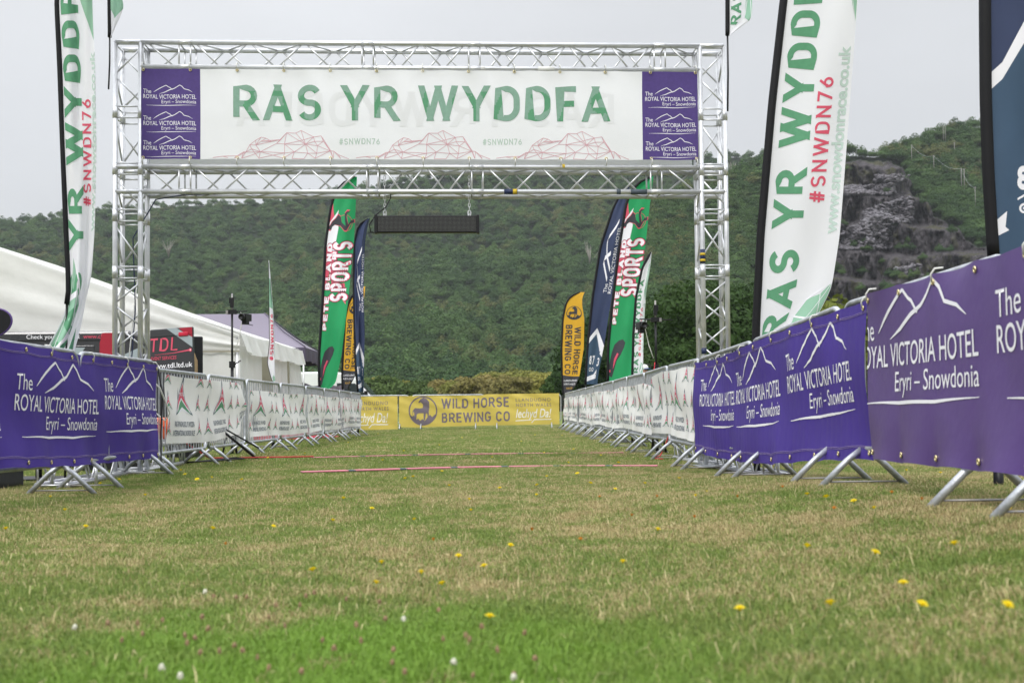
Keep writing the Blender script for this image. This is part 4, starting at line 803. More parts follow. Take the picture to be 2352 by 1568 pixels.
# ------------------------------------------------------------ banners on the barriers
def side_banner(name, f, Ya, Yb, side, zt, zb, m, des, label, group, seed=0, amp=.012, off=.03, cell=.05, hem=True, eyes=9, barfold=0, sag=.0, pull=.0, tornL=0):
    """sheet from Ya (reader's left) to Yb; side +1: hangs on the left row, -1: on the right row"""
    rg = random.Random(seed); n = max(8, int(abs(Yb-Ya)/cell)); Ys = np.linspace(Ya, Yb, n+1); Xs_ = np.array([f(y) for y in Ys]); U = np.concatenate([[0], np.cumsum(np.hypot(np.diff(Xs_), np.diff(Ys)))])
    nv = max(6, int(.9/cell)); vv = np.linspace(0, 1, nv+1); ph = [rg.uniform(0, 6.28) for _ in range(6)]; P = np.zeros((n+1, nv+1, 3)); L = U[-1]
    for i in range(n+1):
        u = U[i]; g_ = float(gz(Xs_[i], Ys[i])); top = float(np.interp(u/L, *zip(*zt)))+g_; bot = float(np.interp(u/L, *zip(*zb)))+g_; sc_ = abs(math.sin(math.pi*u*(eyes-1)/L)) if eyes > 1 else 0
        top -= .010*sc_; bot += .010*sc_
        for j, v in enumerate(vv):
            o_ = off+amp*(math.sin(u*2.1+ph[0]+v*1.5)*.6+math.sin(u*5.3+ph[1]-v*2.5)*.5+math.sin(u*9.7+v*5+ph[2])*.28)*(1-.6*v)+amp*.5*math.sin(v*7+u*1.3+ph[3])
            if barfold: o_ += barfold*(.5+.5*math.cos(2*math.pi*u/.105))**3*(1-.4*v)
            if pull: o_ += pull*math.exp(-(1-v)*7)*sc_*math.cos(u*3)+pull*1.3*math.exp(-v*6)*sc_
            o_ += sag*math.sin(math.pi*v)
            P[i, j] = (Xs_[i]+side*o_, Ys[i], bot+(top-bot)*v)
    sgn = np.sign(Yb-Ya); SFc = Surf(P, U, vv, 1)
    if np.mean(SFc.N[:, :, 0])*side < 0: SFc.N *= -1
    e_ = empty(name, (Xs_[0], Ys[0], 0), 0, label, 'banner', group); mb = MB(); SFc.P = SFc.P-np.array([Xs_[0], Ys[0], 0]); SFc.cloth(mb, m)
    h_m = float(np.mean(P[:, -1, 2]-P[:, 0, 2])); SFc.print(mb, des, .0025, fn=lambda W: np.c_[W[:, 0], W[:, 1]/h_m])
    mb.build('printed_sheet', e_)
    if hem:
        th = MB()
        for v_ in (.075, .085, .925, .935):
            q = SFc.ev(np.c_[U, np.full(len(U), v_)], .0035); th.tube([tuple(p) for p in q], .0011, 'thread', 4)
        th.build('stitching', e_)
    if eyes > 1:
        em = None; rm_ = None
        for v_ in (.955, .045):
            for k in range(eyes):
                u_ = .04+(L-.08)*k/(eyes-1); p = SFc.ev(np.array([[u_, v_]]), .006)[0]
                if em is None: mbb = MB(); mbb.tube([(0, .010*math.cos(a), .012*math.sin(a)) for a in np.linspace(0, 2*math.pi, 12, endpoint=False)], .0045, 'brass', 6, closed=True); em = mbb.build('eyelet', e_); o_ = em
                else: o_ = em.copy(); COL.objects.link(o_)
                o_.location = p
                if v_ > .5 and k % 2 == 0:
                    if rm_ is None: mbb = MB(); mbb.tube([(side*.004, 0, 0), (side*.012, -.012, .035), (side*.0, -.03, .06), (-side*.035, -.045, .062)], .0048, 'rope', 6); rm_ = mbb.build('cord', e_); o2 = rm_
                    else: o2 = rm_.copy(); COL.objects.link(o2)
                    o2.location = p
    return e_
fY = lambda Y, Ya: abs(Y-Ya)
D = Des()
for a in (.32, 1.72, 3.28): D.put(HOTEL, 1.36, 1.50, a, .29)
side_banner('purple_banner', fr_, 11.28, 6.42, -1, [(0, 1.06), (1, 1.065)], [(0, .17), (.2, .15), (.6, .10), (1, .16)], 'purple', D, 'deep purple fabric banner between the right gantry leg and the vinyl one', 'purple hotel banners', 3, .020, .036, .035, True, 11, .0045, 0, .008)
D = Des(); D.put(HOTEL, 1.50, 1.50, -.12, .31); D.put(HOTEL, 1.50, 1.50, 1.55, .31)
side_banner('purple_banner', fr_, 6.27, 3.1, -1, [(0, 1.085), (.5, 1.08), (1, 1.08)], [(0, .17), (.3, .17), (.6, .165), (1, .16)], 'purple2', D, 'greyed purple vinyl banner at the right edge of the photo', 'purple hotel banners', 5, .012, .082, .035, False, 8, 0, .01, .030)
D = Des(); D.put(HOTEL, 1.50, 1.44, .42, .20); D.put(HOTEL, 1.56, 1.44, 2.14, .22); D.put(HOTEL, 1.62, 1.44, 3.88, .26)
side_banner('purple_banner', fl_, 5.5, 10.97, 1, [(0, 1.10), (.4, 1.09), (1, 1.06)], [(0, .25), (.35, .25), (.7, .19), (1, .15)], 'purple', D, 'deep purple fabric banner on the left barriers before the gantry', 'purple hotel banners', 9, .024, .036, .04, True, 13, 0, 0, .012)
def race(n, rg):
    D = Des()
    for k in range(-1, n+2):
        ox = k*1.56+rg
        for dx in (.70, 1.10):
            for z_ in (.08, .33, .58): D.put(STAR, .28, .19, ox+dx, z_)
        D.put(STAR, .62, .44, ox-.06, .28); D.text('RAS RYNGWLADOL YR WYDDFA', ox-.10, ox+.60, .165, .055, 'navy_ink', .014, layer=2); D.text('INTERNATIONAL SNOWDON RACE', ox-.12, ox+.62, .075, .055, 'navy_ink', .014, layer=2)
    return D
def whites(f, Ys, side, word, n0, dz=0):
    for k in range(len(Ys)):
        Ya, Yb = Ys[k] if side > 0 else Ys[k][::-1]; rg = random.Random(40+k+n0); d0 = rg.uniform(.1, .9) if k or side < 0 else .42; lo = .10 if k else .015
        zt = [(0, 1.045-lo-rg.uniform(0, .05)), (.25, 1.05-lo), (.6, 1.035-lo), (.85, 1.05-lo), (1, 1.045-lo-rg.uniform(0, .06))]; zb = [(0, .27+rg.uniform(-.02, .03)), (.4, .30), (.7, .285), (1, .27+rg.uniform(-.02, .03))]
        if not k and side > 0: zt = [(0, 1.04), (.15, 1.03), (.45, 1.035), (.85, 1.03), (.93, 1.0), (1, .80)]; zb = [(0, .33), (.4, .31), (.85, .36), (1, .60)]
        side_banner('race_banner', f, Ya, Yb, side, [(a_, z_+dz) for a_, z_ in zt], [(a_, z_+dz) for a_, z_ in zb], 'white_mesh', race(3, d0),
                    f'white race banner with arrow emblems, {ordn[k]} beyond the {word} gantry leg', 'white race banners on the barriers', 60+k+n0, .030, .034, .09 if Ya > 16 else .05, False, 0, .007)
pr = lambda Y, k: [(Y[i], Y[min(i+k, len(Y)-1)]) for i in range(0, len(Y)-1, k)]
whites(fw_, [(YL[0]+.42, YL[2]-.10)]+[(a_+.08, b_-.04) for a_, b_ in pr(YL[2:], 2)], 1, 'left', 0, -.045)
whites(fr_, [(YR[0]+.12, YR[1]+1.2)]+[(a_+.06, b_-.03) for a_, b_ in pr([YR[1]+1.2]+YR[3:], 2)], -1, 'right', 20)
# far yellow banners
HORSE = [(.20, .18), (.20, .40), (.17, .50), (.15, .42), (.12, .28), (.14, .50), (.22, .60), (.38, .58), (.50, .60), (.50, .72), (.42, .80), (.36, .76), (.34, .80), (.42, .90), (.52, .95), (.62, .92), (.72, .80), (.72, .60), (.70, .46), (.70, .18), (.66, .18), (.65, .40), (.60, .42), (.57, .18), (.52, .18), (.52, .42), (.34, .42), (.28, .38), (.26, .18)]
def wild(grey='mauve_ink', bg='flag_yellow'):
    D = Des(); D.ring((.5, .5), .455, .50, grey, 1, 48); D.poly(HORSE, grey, 1); pk = [(.055, .38), (.12, .30), (.18, .36), (.27, .20), (.33, .24), (.40, .16), (.48, .22), (.56, .15), (.66, .28), (.74, .36), (.82, .28), (.92, .37)]
    arc = [(.5+.46*math.cos(R(a)), .5+.46*math.sin(R(a))) for a in range(-15, -166, -10)]; D.poly(pk+arc, grey, 1); return D
WILD = wild()
def yellow_banner(x0, x1, zt, zb, Y, des, label, seed):
    n, nv = 90, 14; xs = np.linspace(x0, x1, n+1); vv = np.linspace(0, 1, nv+1); P = np.zeros((n+1, nv+1, 3)); L = x1-x0
    for i, x in enumerate(xs):
        t_, b_ = float(np.interp((x-x0)/L, *zip(*zt))), float(np.interp((x-x0)/L, *zip(*zb)))
        for j, v in enumerate(vv): P[i, j] = (x-x0, -.035-.018*math.sin((x*1.2+v*1.9)*4+seed)*(.4+.6*v)-.012*math.sin(x*3+seed+v*3)-.012*math.sin((x*.9+v*2.4)*9)*v, b_+(t_-b_)*v)
    S_ = Surf(P, xs-x0, vv, 1)
    if S_.N[:, :, 1].mean() > 0: S_.N *= -1
    e_ = empty('yellow_banner', (x0, Y, 0), 0, label, 'banner', 'yellow brewery banners across the far end'); mb = MB(); S_.cloth(mb, 'flag_yellow'); S_.print(mb, des, .004, fn=lambda W: np.c_[W[:, 0], W[:, 1]/.96]); mb.build('printed_sheet', e_)
D = Des(); D.put(WILD, .90, .90, .30, .055); D.dtext('WILD HORSE', 1.33, 3.44, .56, .31, 'mauve_ink', .17, gap=.17); D.dtext('BREWING CO', 1.34, 3.47, .12, .31, 'mauve_ink', .17, gap=.17)
D.text('LLANDUDNO', 3.66, 4.75, .72, .10, 'mauve_ink', .0, sp=1.3); D.text('NORTH WALES', 3.67, 4.77, .56, .10, 'mauve_ink', .0, sp=1.3); D.text('Iechyd Da!', 3.66, 4.77, .22, .27, 'ink_white_y', .006, shear=.25); D.stroke([(3.65, .13), (4.15, .15)], .025, 'ink_white_y'); D.stroke([(4.15, .06), (4.24, .16), (4.77, .16)], .025, 'ink_white_y')
yellow_banner(-3.55, 1.47, [(0, 1.065), (.5, 1.06), (.55, 1.10), (1, 1.11)], [(0, .10), (.1, .08), (.5, .12), (1, .14)], 35.72, D, 'yellow brewery banner across the course with the whole horse emblem', 1.0)
D = Des(); D.dtext('WILD HORSE', -1.10, .75, .56, .31, 'mauve_ink', .17, gap=.17); D.dtext('BREWING CO', -1.10, .78, .12, .31, 'mauve_ink', .17, gap=.17); D.text('LLANDUDNO', .95, 2.0, .72, .10, 'mauve_ink', .0, sp=1.3); D.text('NORTH WALES', .96, 2.02, .56, .10, 'mauve_ink', .0, sp=1.3); D.text('Iechyd Da!', .93, 2.0, .22, .27, 'ink_white_y', .006, shear=.25); D.stroke([(.9, .13), (1.4, .15)], .025, 'ink_white_y'); D.stroke([(1.4, .06), (1.5, .16), (2.0, .16)], .025, 'ink_white_y')
yellow_banner(-5.9, -3.6, [(0, 1.04), (1, 1.07)], [(0, .02), (1, .0)], 35.74, D, 'yellow brewery banner partly hidden behind the left barriers', 3.0)
#%%PART4
# ------------------------------------------------------------ feather flags
class FDes(Des):
    def run(s, t, v0, v1, ub, ut, m, **k):           # lettering that runs along the pole
        d = Des(); kind = k.pop('kind', 'd'); (d.dtext if kind == 'd' else d.text)(t, 0, 1, 0, 1, m, *([k.pop('bold', .17)] if kind == 'd' else []), **k) if kind == 'd' else d.text(t, 0, 1, 0, 1, m, **k)
        return s.put(d, 1, 1, fn=lambda W: np.c_[ub+(ut-ub)*W[:, 1], v0+(v1-v0)*W[:, 0]])
    def up(s, d, v0, v1, ub, ut): return s.put(d, fn=lambda W: np.c_[ub+(ut-ub)*W[:, 1], v0+(v1-v0)*W[:, 0]])
def feather(name, rows, Y, mtl, des, label, cat, group, slw=.035, amp=.05, fold=1.0, base=True, nv=70, nu=14, both=False, seed=0, pole_to=0.0, sharp=0, slv=0.0):
    rows = sorted(rows, key=lambda r: -r[0]); ys = np.array([r[0] for r in rows], float); v = (ys[0]-ys)/(ys[0]-ys[-1]); vv = np.linspace(0, 1, nv+1)
    def smooth(c_):
        q = np.interp(vv, v, [r[c_] for r in rows]); 
        for _ in range(2): q[1:-1] = .25*q[:-2]+.5*q[1:-1]+.25*q[2:]
        return q
    yy, lx, rx = ys[0]+(ys[-1]-ys[0])*vv, smooth(1), smooth(2); uu = np.linspace(0, 1, nu+1); p0 = at(lx[0], yy[0], Y); bx, by = p0[0], Y; P = np.zeros((nu+1, nv+1, 3)); rg = random.Random(seed); a_, b2 = rg.uniform(0, 6), rg.uniform(0, 6)
    for i, u in enumerate(uu):
        for j, w_ in enumerate(vv):
            dY = amp*(math.sin(u*4.2*fold+w_*5+a_)*u+.45*math.sin(u*9*fold-w_*9+b2)*u+.25*math.sin(w_*26+u*5)*u*(1-u)*2)+sharp*math.sin(u*13+w_*2)*u
            P[i, j] = at(lx[j]+(rx[j]-lx[j])*u, yy[j], Y+dY)
    P -= np.array([bx, by, 0]); S_ = Surf(P, uu, vv, 1)
    if S_.N[:, :, 1].mean() > 0: S_.N *= -1
    e_ = empty(name, (bx, by, 0), 0, label, cat, group); mb = MB(); S_.cloth(mb, mtl); S_.print(mb, des, .003, both=both); mb.build('cloth', e_)
    mb = MB(); pts = [tuple(P[0, j]) for j in range(int(slv*nv), nv+1, 2)]; mb.tube(pts, [slw]*(len(pts)-1)+[slw*.5], 'black', 8); mb.build('sleeve', e_)
    if base:
        mb = MB(); q = P[0, int(slv*nv)]; mb.tube([(q[0]-.01, 0, pole_to), (q[0], 0, (pole_to+q[2])*.5), tuple(q)], slw*.42, 'blackp', 8); mb.build('pole', e_)
    if base and pole_to == 0: mb = MB(); mb.box((0, 0, .02), (.5, .5, .03), 'blackp'); mb.tube([(0, 0, .02), (0, 0, .28)], .03, 'blackp', 8); mb.build('base', e_)
    return e_
def facets(d, cx, cv, pts, mtl, lw=.006):            # angular mountain motif with white lines
    d.poly([(cx+a, cv+b_) for a, b_ in pts], mtl, .5)
    for i in range(len(pts)):
        for j in range(i+2, len(pts), 3): d.stroke([(cx+pts[i][0], cv+pts[i][1]), (cx+pts[j][0], cv+pts[j][1])], lw, 'ink_white', 1.5)
    return d
# tall white race flags
def raceflag(ub, ut, vR0, vR1, rub, rut, r0, r1, gub, gut, g0, g1, blob=True):
    d = FDes(); d.run('RAS YR WYDDFA', vR0, vR1, ub, ut, 'green_b', bold=.20, gap=.20); d.run('#SNWDN76', r0, r1, rub, rut, 'red_ink', bold=.15, gap=.24); d.run('www.snowdonrace.co.uk', g0, g1, gub, gut, 'grey_ink2', kind='t', bold=.03)
    return d
rows = [(838, 1735, 1739), (790, 1736, 1800), (737, 1737, 1872), (662, 1741, 1910), (540, 1747, 1929), (240, 1773, 1952), (0, 1800, 1970), (-250, 1835, 1985), (-400, 1885, 1987), (-470, 1965, 1982)]
d = raceflag(.52, .13, .045, .73, .765, .575, .285, .505, .955, .80, .23, .56)
facets(d, 0, 0, [(.62, .085), (.72, .04), (.99, .08), (.99, .145), (.88, .125), (.72, .115)], 'green_pale', .003); facets(d, 0, 0, [(.78, .72), (.99, .60), (.99, .78), (.70, .80)], 'green_pale', .004)
feather('feather_flag', rows, 10.3, 'white_flag', d, 'tall white race flag with green lettering right of the gantry', 'flag', 'tall white race flags', .037, .07, both=False, seed=3, nv=90)
rows = [(842, 90, 160), (799, 108, 173), (743, 139, 188), (690, 157, 197), (638, 157, 210), (517, 151, 218), (342, 144, 222), (150, 137, 219), (0, 130, 212), (-250, 150, 215), (-450, 198, 222)]
d = raceflag(.60, .10, .0, .73, .86, .60, .285, .475, 1.0, .86, .24, .56)
facets(d, 0, 0, [(.0, .0), (.30, .0), (.55, .055), (.66, .11), (.45, .13), (.25, .20), (.10, .12)], 'green_pale', .012); d.poly([(.75, .0), (.92, .03), (.8, .07)], 'green_b', .5); d.poly([(.62, .66), (.99, .58), (.99, .75), (.66, .76)], 'green_pale', .5)
feather('feather_flag', rows, 10.2, 'white_flag', d, 'tall white race flag twisted by the wind left of the gantry', 'flag', 'tall white race flags', .024, .09, 1.6, seed=8, nv=90, sharp=.02, slv=.12)
# far right navy flag
def cres(): 
    d = FDes(); return d
d = FDes(); d.poly([(-.1, -.1), (1.1, -.1), (1.1, .50), (.2, .335), (-.1, .26)], 'flag_slate', 0); d.poly([(-.1, .275), (.2, .315), (.5, .39), (1.1, .52), (1.1, .56), (.5, .43), (.2, .345), (-.1, .305)], 'ink_white', 1)
q = Des(); q.text('8', 0, .15, 0, .10, 'ink_white', .05); q.text('7', .19, .34, 0, .10, 'ink_white', .05); q.text('0', .38, .53, 0, .10, 'ink_white', .05)
d.put(q, 1.0, .42, .36, .118); d.ring((.45, .085), .04, .07, 'ink_white', 1, 20, .13); d.ring((.45, .085), .0, .02, 'ink_white', 1, 12, .13); d.ring((.63, .085), .04, .07, 'ink_white', 1, 20, .13); d.ring((.63, .085), .0, .02, 'ink_white', 1, 12, .13); d.stroke([(.36, .101), (.45, .108), (.54, .106), (.63, .108), (.72, .101)], .004, 'ink_white')
d.poly([(.02, .058), (.22, .080), (.19, .052), (.24, .046), (.02, .032)], 'ink_white', 1); d.poly([(.8, .04), (1.1, .05), (1.1, .07), (.8, .06)], 'ink_white', 1)
feather('feather_flag', [(588, 2282, 2430), (560, 2280, 2440), (400, 2270, 2452), (230, 2264, 2455), (0, 2262, 2458), (-400, 2272, 2450), (-640, 2340, 2430), (-700, 2395, 2410)], 6.5, 'flag_navy', d, 'tall navy hotel flag with black sleeve cut by the right edge', 'flag', 'navy hotel feather flags', .036, .04, seed=5, nv=80)
# green sports flags
def sports():
    d = FDes(); d.poly([(-.1, 1.1), (-.1, .42), (.13, .60), (.22, .72), (.20, .80), (.30, .76), (.24, .84), (.10, .93), (0, .96)], 'red_ink', 0) if False else None
    d.poly([(0, .90), (.22, .80), (.30, .74), (.32, .66), (.24, .60), (.16, .52), (0, .44)], 'red_ink', 0); d.poly([(.10, .60), (1.0, .62), (1.0, .40), (.72, .44), (.5, .42)], 'red_ink', -.2) if False else d.poly([(.14, .62), (.40, .60), (.55, .46), (.92, .40), (.80, .50), (.3, .50)], 'red_ink', 0)
    d.poly([(.02, .78), (.12, .80), (.34, .845), (.30, .80), (.40, .76), (.36, .70), (.42, .645), (.20, .63), (.02, .68)], 'ink_white', .5)
    d.ring((.60, .78), .29, .305, 'red_ink', 1, 40, .135, -60, 150)
    run_ = [(.04, .765), (.09, .775), (.14, .79), (.26, .805), (.34, .822), (.44, .812), (.50, .785), (.66, .768), (.60, .80), (.58, .825), (.66, .838), (.78, .836), (.68, .828), (.66, .81), (.74, .775), (.84, .795), (.96, .80), (.97, .785), (.82, .78), (.70, .748), (.62, .748), (.48, .768), (.36, .772), (.26, .775), (.16, .765), (.14, .75), (.05, .752)]
    cx_, cy_ = .5, .785; d.poly([(cx_+(a-cx_)*1.06, cy_+(b_-cy_)*1.15) for a, b_ in run_], 'red_ink', 1.5); d.poly(run_, 'dark_ink', 2.2)
    d.run('PETE BLAND', .28, .685, .25, .07, 'ink_white', bold=.24, layer=4, gap=.22, outline=((.10, 'red_ink'), (.16, 'dark_ink')))
    d.run('SPORTS', .415, .695, .95, .27, 'ink_white', bold=.20, layer=4, gap=.16, outline=((.10, 'red_ink'), (.18, 'dark_ink')))
    sole = [(.02, .03), (.16, .02), (.26, .06), (.34, .10), (.50, .13), (.62, .165), (.66, .19), (.56, .205), (.40, .20), (.24, .18), (.14, .14), (.06, .09)]
    d.poly(sole, 'dark_ink', 1); d.poly([(.20, .06), (.30, .10), (.42, .135), (.36, .14), (.24, .11), (.22, .09)], 'red_ink', 2); d.poly([(.05, .045), (.10, .045), (.10, .058), (.05, .055)], 'red_ink', 2); return d
SP = sports()
feather('feather_flag', [(895, 735, 752), (885, 733, 770), (812, 733, 785), (687, 741, 800), (559, 748, 813), (475, 760, 817), (438, 772, 818), (415, 793, 820), (406, 816, 820)], 25, 'flag_green', SP, 'green sports shop flag on the left of the course', 'flag', 'green sports shop flags', .030, .10, seed=2)
feather('feather_flag', [(876, 1396, 1452), (798, 1397, 1455), (699, 1406, 1463), (587, 1420, 1480), (468, 1438, 1493), (435, 1452, 1497), (412, 1475, 1500), (404, 1499, 1501)], 25, 'flag_green', SP, 'green sports shop flag on the right of the course', 'flag', 'green sports shop flags', .030, .08, seed=4)
# navy hotel flags mid field
def navy(fold_=0):
    d = FDes(); d.poly([(-.1, -.1), (1.1, -.1), (1.1, .12), (.95, .17), (.45, .262), (-.1, .22)], 'flag_slate', 0); d.poly([(-.1, .20), (.05, .235), (.45, .285), (1.1, .18), (1.1, .13), (.85, .15), (.45, .255), (.05, .205), (-.1, .17)], 'ink_white', 1)
    d.run('ROYAL VICTORIA HOTEL', .46, .80, .93, .76, 'ink_white', kind='t', bold=.0); d.run('The', .465, .51, .70, .52, 'ink_white', kind='t', bold=.0); d.run('Eryri – Snowdonia', .60, .80, 1.10, .97, 'ink_white', kind='t', bold=.0)
    d.stroke([(.62, .53), (.30, .62), (.34, .64), (.62, .665)], .022, 'ink_white'); d.stroke([(.70, .58), (.44, .65), (.30, .73), (.34, .75), (.62, .80), (.74, .83)], .022, 'ink_white')
    q = Des(); q.dtext('87', 0, .34, 0, .045, 'ink_white', .2, gap=.2); q.dtext('3', .55, .70, -.01, .045, 'ink_white', .2); d.put(q, 1, 1, .18, .10); d.ring((.28, .075), .05, .08, 'ink_white', 1, 16, .13); d.ring((.46, .075), .05, .08, 'ink_white', 1, 16, .13)
    d.poly([(.0, .035), (.6, .05), (.8, .075), (.8, .03), (.0, .012)], 'ink_white', 1); return d
NV = navy()
feather('feather_flag', [(882, 1345, 1372), (860, 1346, 1374), (790, 1350, 1388), (682, 1361, 1405), (567, 1379, 1421), (478, 1408, 1436), (448, 1424, 1440), (430, 1440, 1446)], 29, 'flag_navy', NV, 'navy hotel flag between the gold and green flags on the right', 'flag', 'navy hotel feather flags', .030, .07, seed=6)
feather('feather_flag', [(899, 822, 835), (846, 817, 836), (762, 814, 838), (660, 812, 835), (559, 813, 838), (520, 822, 844), (507, 833, 848), (502, 845, 850)], 29.5, 'flag_navy', NV, 'navy hotel flag folded by the wind beside the left green flag', 'flag', 'navy hotel feather flags', .026, .12, 1.8, seed=7)
# gold brewery flags
def gold():
    d = FDes(); d.poly([(-.1, -.1), (1.1, -.1), (1.1, .175), (.6, .175), (-.1, .19)], 'dark_ink', 0)
    d.run('WILD HORSE', .66, .195, .56, .86, 'dark_ink', bold=.19, gap=.14); d.run('BREWING CO', .68, .195, .14, .46, 'dark_ink', bold=.19, gap=.14)
    q = Des(); q.put(WILD); 
    for i, (V, Fc, m_, l) in enumerate(q.p): q.p[i] = (V, Fc, 'dark_ink', l)
    d.put(q, .80, .135, .12, .73)
    z_ = Des(); z_.text('LLANDUDNO', 0, .85, 0, .018, 'ink_white', .01); z_.text('NORTH WALES', 0, .85, -.035, .018, 'ink_white', .01); z_.text('Iechyd Da!', .2, .75, -.075, .022, 'gold_ink', .01, shear=.2); d.put(z_, 1, 1, .10, .125); return d
GD = gold()
feather('feather_flag', [(905, 1293, 1300), (897, 1293, 1316), (864, 1291, 1331), (798, 1290, 1341), (732, 1293, 1342), (700, 1299, 1337), (686, 1306, 1337), (676, 1317, 1340), (671, 1332, 1343)], 37.6, 'flag_gold', GD, 'gold brewery flag at the far end on the right', 'flag', 'gold brewery flags', .030, .06, seed=11)
feather('feather_flag', [(893, 787, 800), (865, 786, 815), (829, 787, 824), (728, 793, 832), (700, 799, 834), (684, 806, 836), (668, 818, 838), (658, 832, 839)], 31, 'flag_gold', GD, 'gold brewery flag tucked behind the left green and navy flags', 'flag', 'gold brewery flags', .030, .06, seed=12)
# small white flags
d = raceflag(.55, .10, .04, .78, .78, .55, .17, .56, 1.0, .80, .20, .60); facets(d, 0, 0, [(.60, .02), (.99, .02), (.99, .11), (.75, .13)], 'green_pale', .02); facets(d, 0, 0, [(.72, .70), (.99, .60), (.99, .92), (.8, .90)], 'green_pale', .02)
feather('feather_flag', [(868, 1452, 1477), (765, 1455, 1478), (682, 1461, 1483), (616, 1475, 1493), (590, 1489, 1496), (579, 1495, 1496.5)], 20, 'white_flag', d, 'small white race flag with black edge beside the right camera mast', 'flag', 'small white race flags', .022, .05, seed=14)
d = FDes(); d.run('#SNWDN76', .18, .56, .80, .30, 'red_ink', bold=.2, gap=.2); d.run('www.snowdonrace', .2, .6, 1.0, .86, 'grey_ink2', kind='t', bold=.03); d.poly([(.1, .62), (.9, .60), (.9, .85), (.2, .85)], 'green_pale', .5); d.poly([(.5, .0), (1.0, .02), (.8, .06), (.4, .04)], 'green_pale', .5)
feather('feather_flag', [(878, 627, 631), (870, 623, 632), (833, 613.7, 631), (787, 619, 631), (705, 618, 627), (632, 618, 621), (598, 616.6, 618)], 19, 'white_flag', d, 'small white race flag seen edge on in front of the tents', 'flag', 'small white race flags', .005, .08, 1.5, seed=15)
d = FDes(); d.run('RAS YR WYDDFA', .06, .85, .55, .15, 'green_b', bold=.19, gap=.14); facets(d, 0, 0, [(.70, .10), (.99, .08), (.99, .45), (.8, .4)], 'green_pale', .02)
feather('feather_flag', [(82, 1671, 1677), (60, 1671, 1705), (45, 1671, 1727), (0, 1671, 1728), (-200, 1676, 1735), (-290, 1690, 1738), (-330, 1710, 1738)], 11.05, 'white_flag', d, 'white race flag flying above the right corner of the gantry', 'flag', 'flags on top of the gantry', .022, .05, seed=16, pole_to=3.5)
d = FDes(); d.poly([(0, .16), (.5, .10), (1.1, .16), (1.1, .30), (.5, .26), (.0, .30)], 'green_pale', .5); d.run('RAS YR WYDDFA', .30, .9, .55, .15, 'green_b', bold=.19, gap=.14)
feather('feather_flag', [(86, 252, 256), (68, 252, 263), (31, 251.5, 280), (15, 251.3, 284), (-20, 251, 276), (-150, 252, 285), (-300, 262, 290), (-350, 280, 288)], 10.8, 'white_flag', d, 'white race flag flying above the left corner of the gantry', 'flag', 'flags on top of the gantry', .020, .05, seed=17, pole_to=3.7)
# black rounded panel at the left edge
p = at(-20, 742, 9.4); mb = MB(); ow = [(.52*math.cos(a)*(1 if math.cos(a) < 0 else .32)*1.0, .115*math.sin(a)+.02*math.cos(a)) for a in np.linspace(0, 2*math.pi, 28, endpoint=False)]
e_ = empty('sail_flag', (p[0], 9.4, 0), 0, 'black teardrop flag head with purple rim at the left edge', 'flag'); mb.prism([(a, p[2]+b_) for a, b_ in ow], -.012, .012, 'black'); mb.build('cloth', e_)
mb = MB(); mb.tube([(a*1.01, 0, p[2]+b_*1.03) for a, b_ in ow], .010, 'purple2', 6, closed=True); mb.build('rim', e_); mb = MB(); mb.tube([(-.4, 0, 0), (-.42, 0, p[2])], .014, 'blackp', 8); mb.build('pole', e_)

# ------------------------------------------------------------ marquee
TX, TY = -5.26, 22.0; HW = 6.0; EZ = 2.10; RZ = EZ+.364*HW; LEN = 6.2
mq = empty('marquee', (TX-HW, TY, 0), 0, 'large white marquee with pleated side valance behind the left barriers', 'tent')
def sheet(mb, fn, nu, nv, m): 
    V = [fn(i/nu, j/nv) for i in range(nu+1) for j in range(nv+1)]; mb.add(V, [(i*(nv+1)+j, (i+1)*(nv+1)+j, (i+1)*(nv+1)+j+1, i*(nv+1)+j+1) for i in range(nu) for j in range(nv)], m, True)
mb = MB()
for s_ in (-1, 1): sheet(mb, lambda u, v: (s_*HW*(1-v)-s_*.0, LEN*u, EZ+.364*HW*v-.06*math.sin(math.pi*v)+.05*abs(math.cos(u*math.pi*2))*(1-v)), 14, 8, 'tent')
mb.build('roof', mq)
mb = MB(); sheet(mb, lambda u, v: ((2*u-1)*HW, -.03-.035*math.sin(v*9+u*5)*math.sin(u*21)-.02*math.sin(v*22+u*13), EZ-.32+(RZ-EZ+.32-.364*HW*abs(2*u-1))*v+0*u), 70, 14, 'tent'); mb.build('gable', mq)
mb = MB(); sheet(mb, lambda u, v: ((2*u-1)*HW, -.0-.03*math.sin(u*70)*(1-v)-.015*math.sin(u*170), (EZ-.31)*v), 160, 8, 'tent'); mb.build('front_wall', mq)
mb = MB(); sheet(mb, lambda u, v: ((2*u-1)*HW, LEN, EZ*v), 4, 2, 'tent_in'); sheet(mb, lambda u, v: (-HW, LEN*u, EZ*v), 4, 2, 'tent_in'); sheet(mb, lambda u, v: ((2*u-1)*HW, LEN-.02, EZ+(RZ-EZ)*(1-abs(2*u-1))*v), 20, 2, 'tent'); mb.build('rear_wall', mq)
sx_ = HW
for k, (y0, y1, fl) in enumerate(((0, 1.9, .0), (3.0, 4.5, .05), (4.95, LEN, .16))):
    mb = MB(); sheet(mb, lambda u, v: (sx_-.02+fl*(1-v)*(1 if u > .3 else u/.3)+.05*math.sin(u*26+k)*(1-.45*v), y0+(y1-y0)*u+(.10*math.sin(u*9)*(1-v) if k else 0), (EZ-.2)*v), 40, 8, 'tent'); mb.build('side_curtain', mq)
mb = MB(); sheet(mb, lambda u, v: (sx_+.03+(1-v)*.10+.035*math.sin(u*44)*(1.15-v)+.02*math.sin(u*97+2)*(1-v), -.05+(LEN+.25)*u, EZ+.02-(.34+.05*abs(math.sin(u*9.4)))*(1-v)), 120, 6, 'tent'); mb.build('valance', mq)
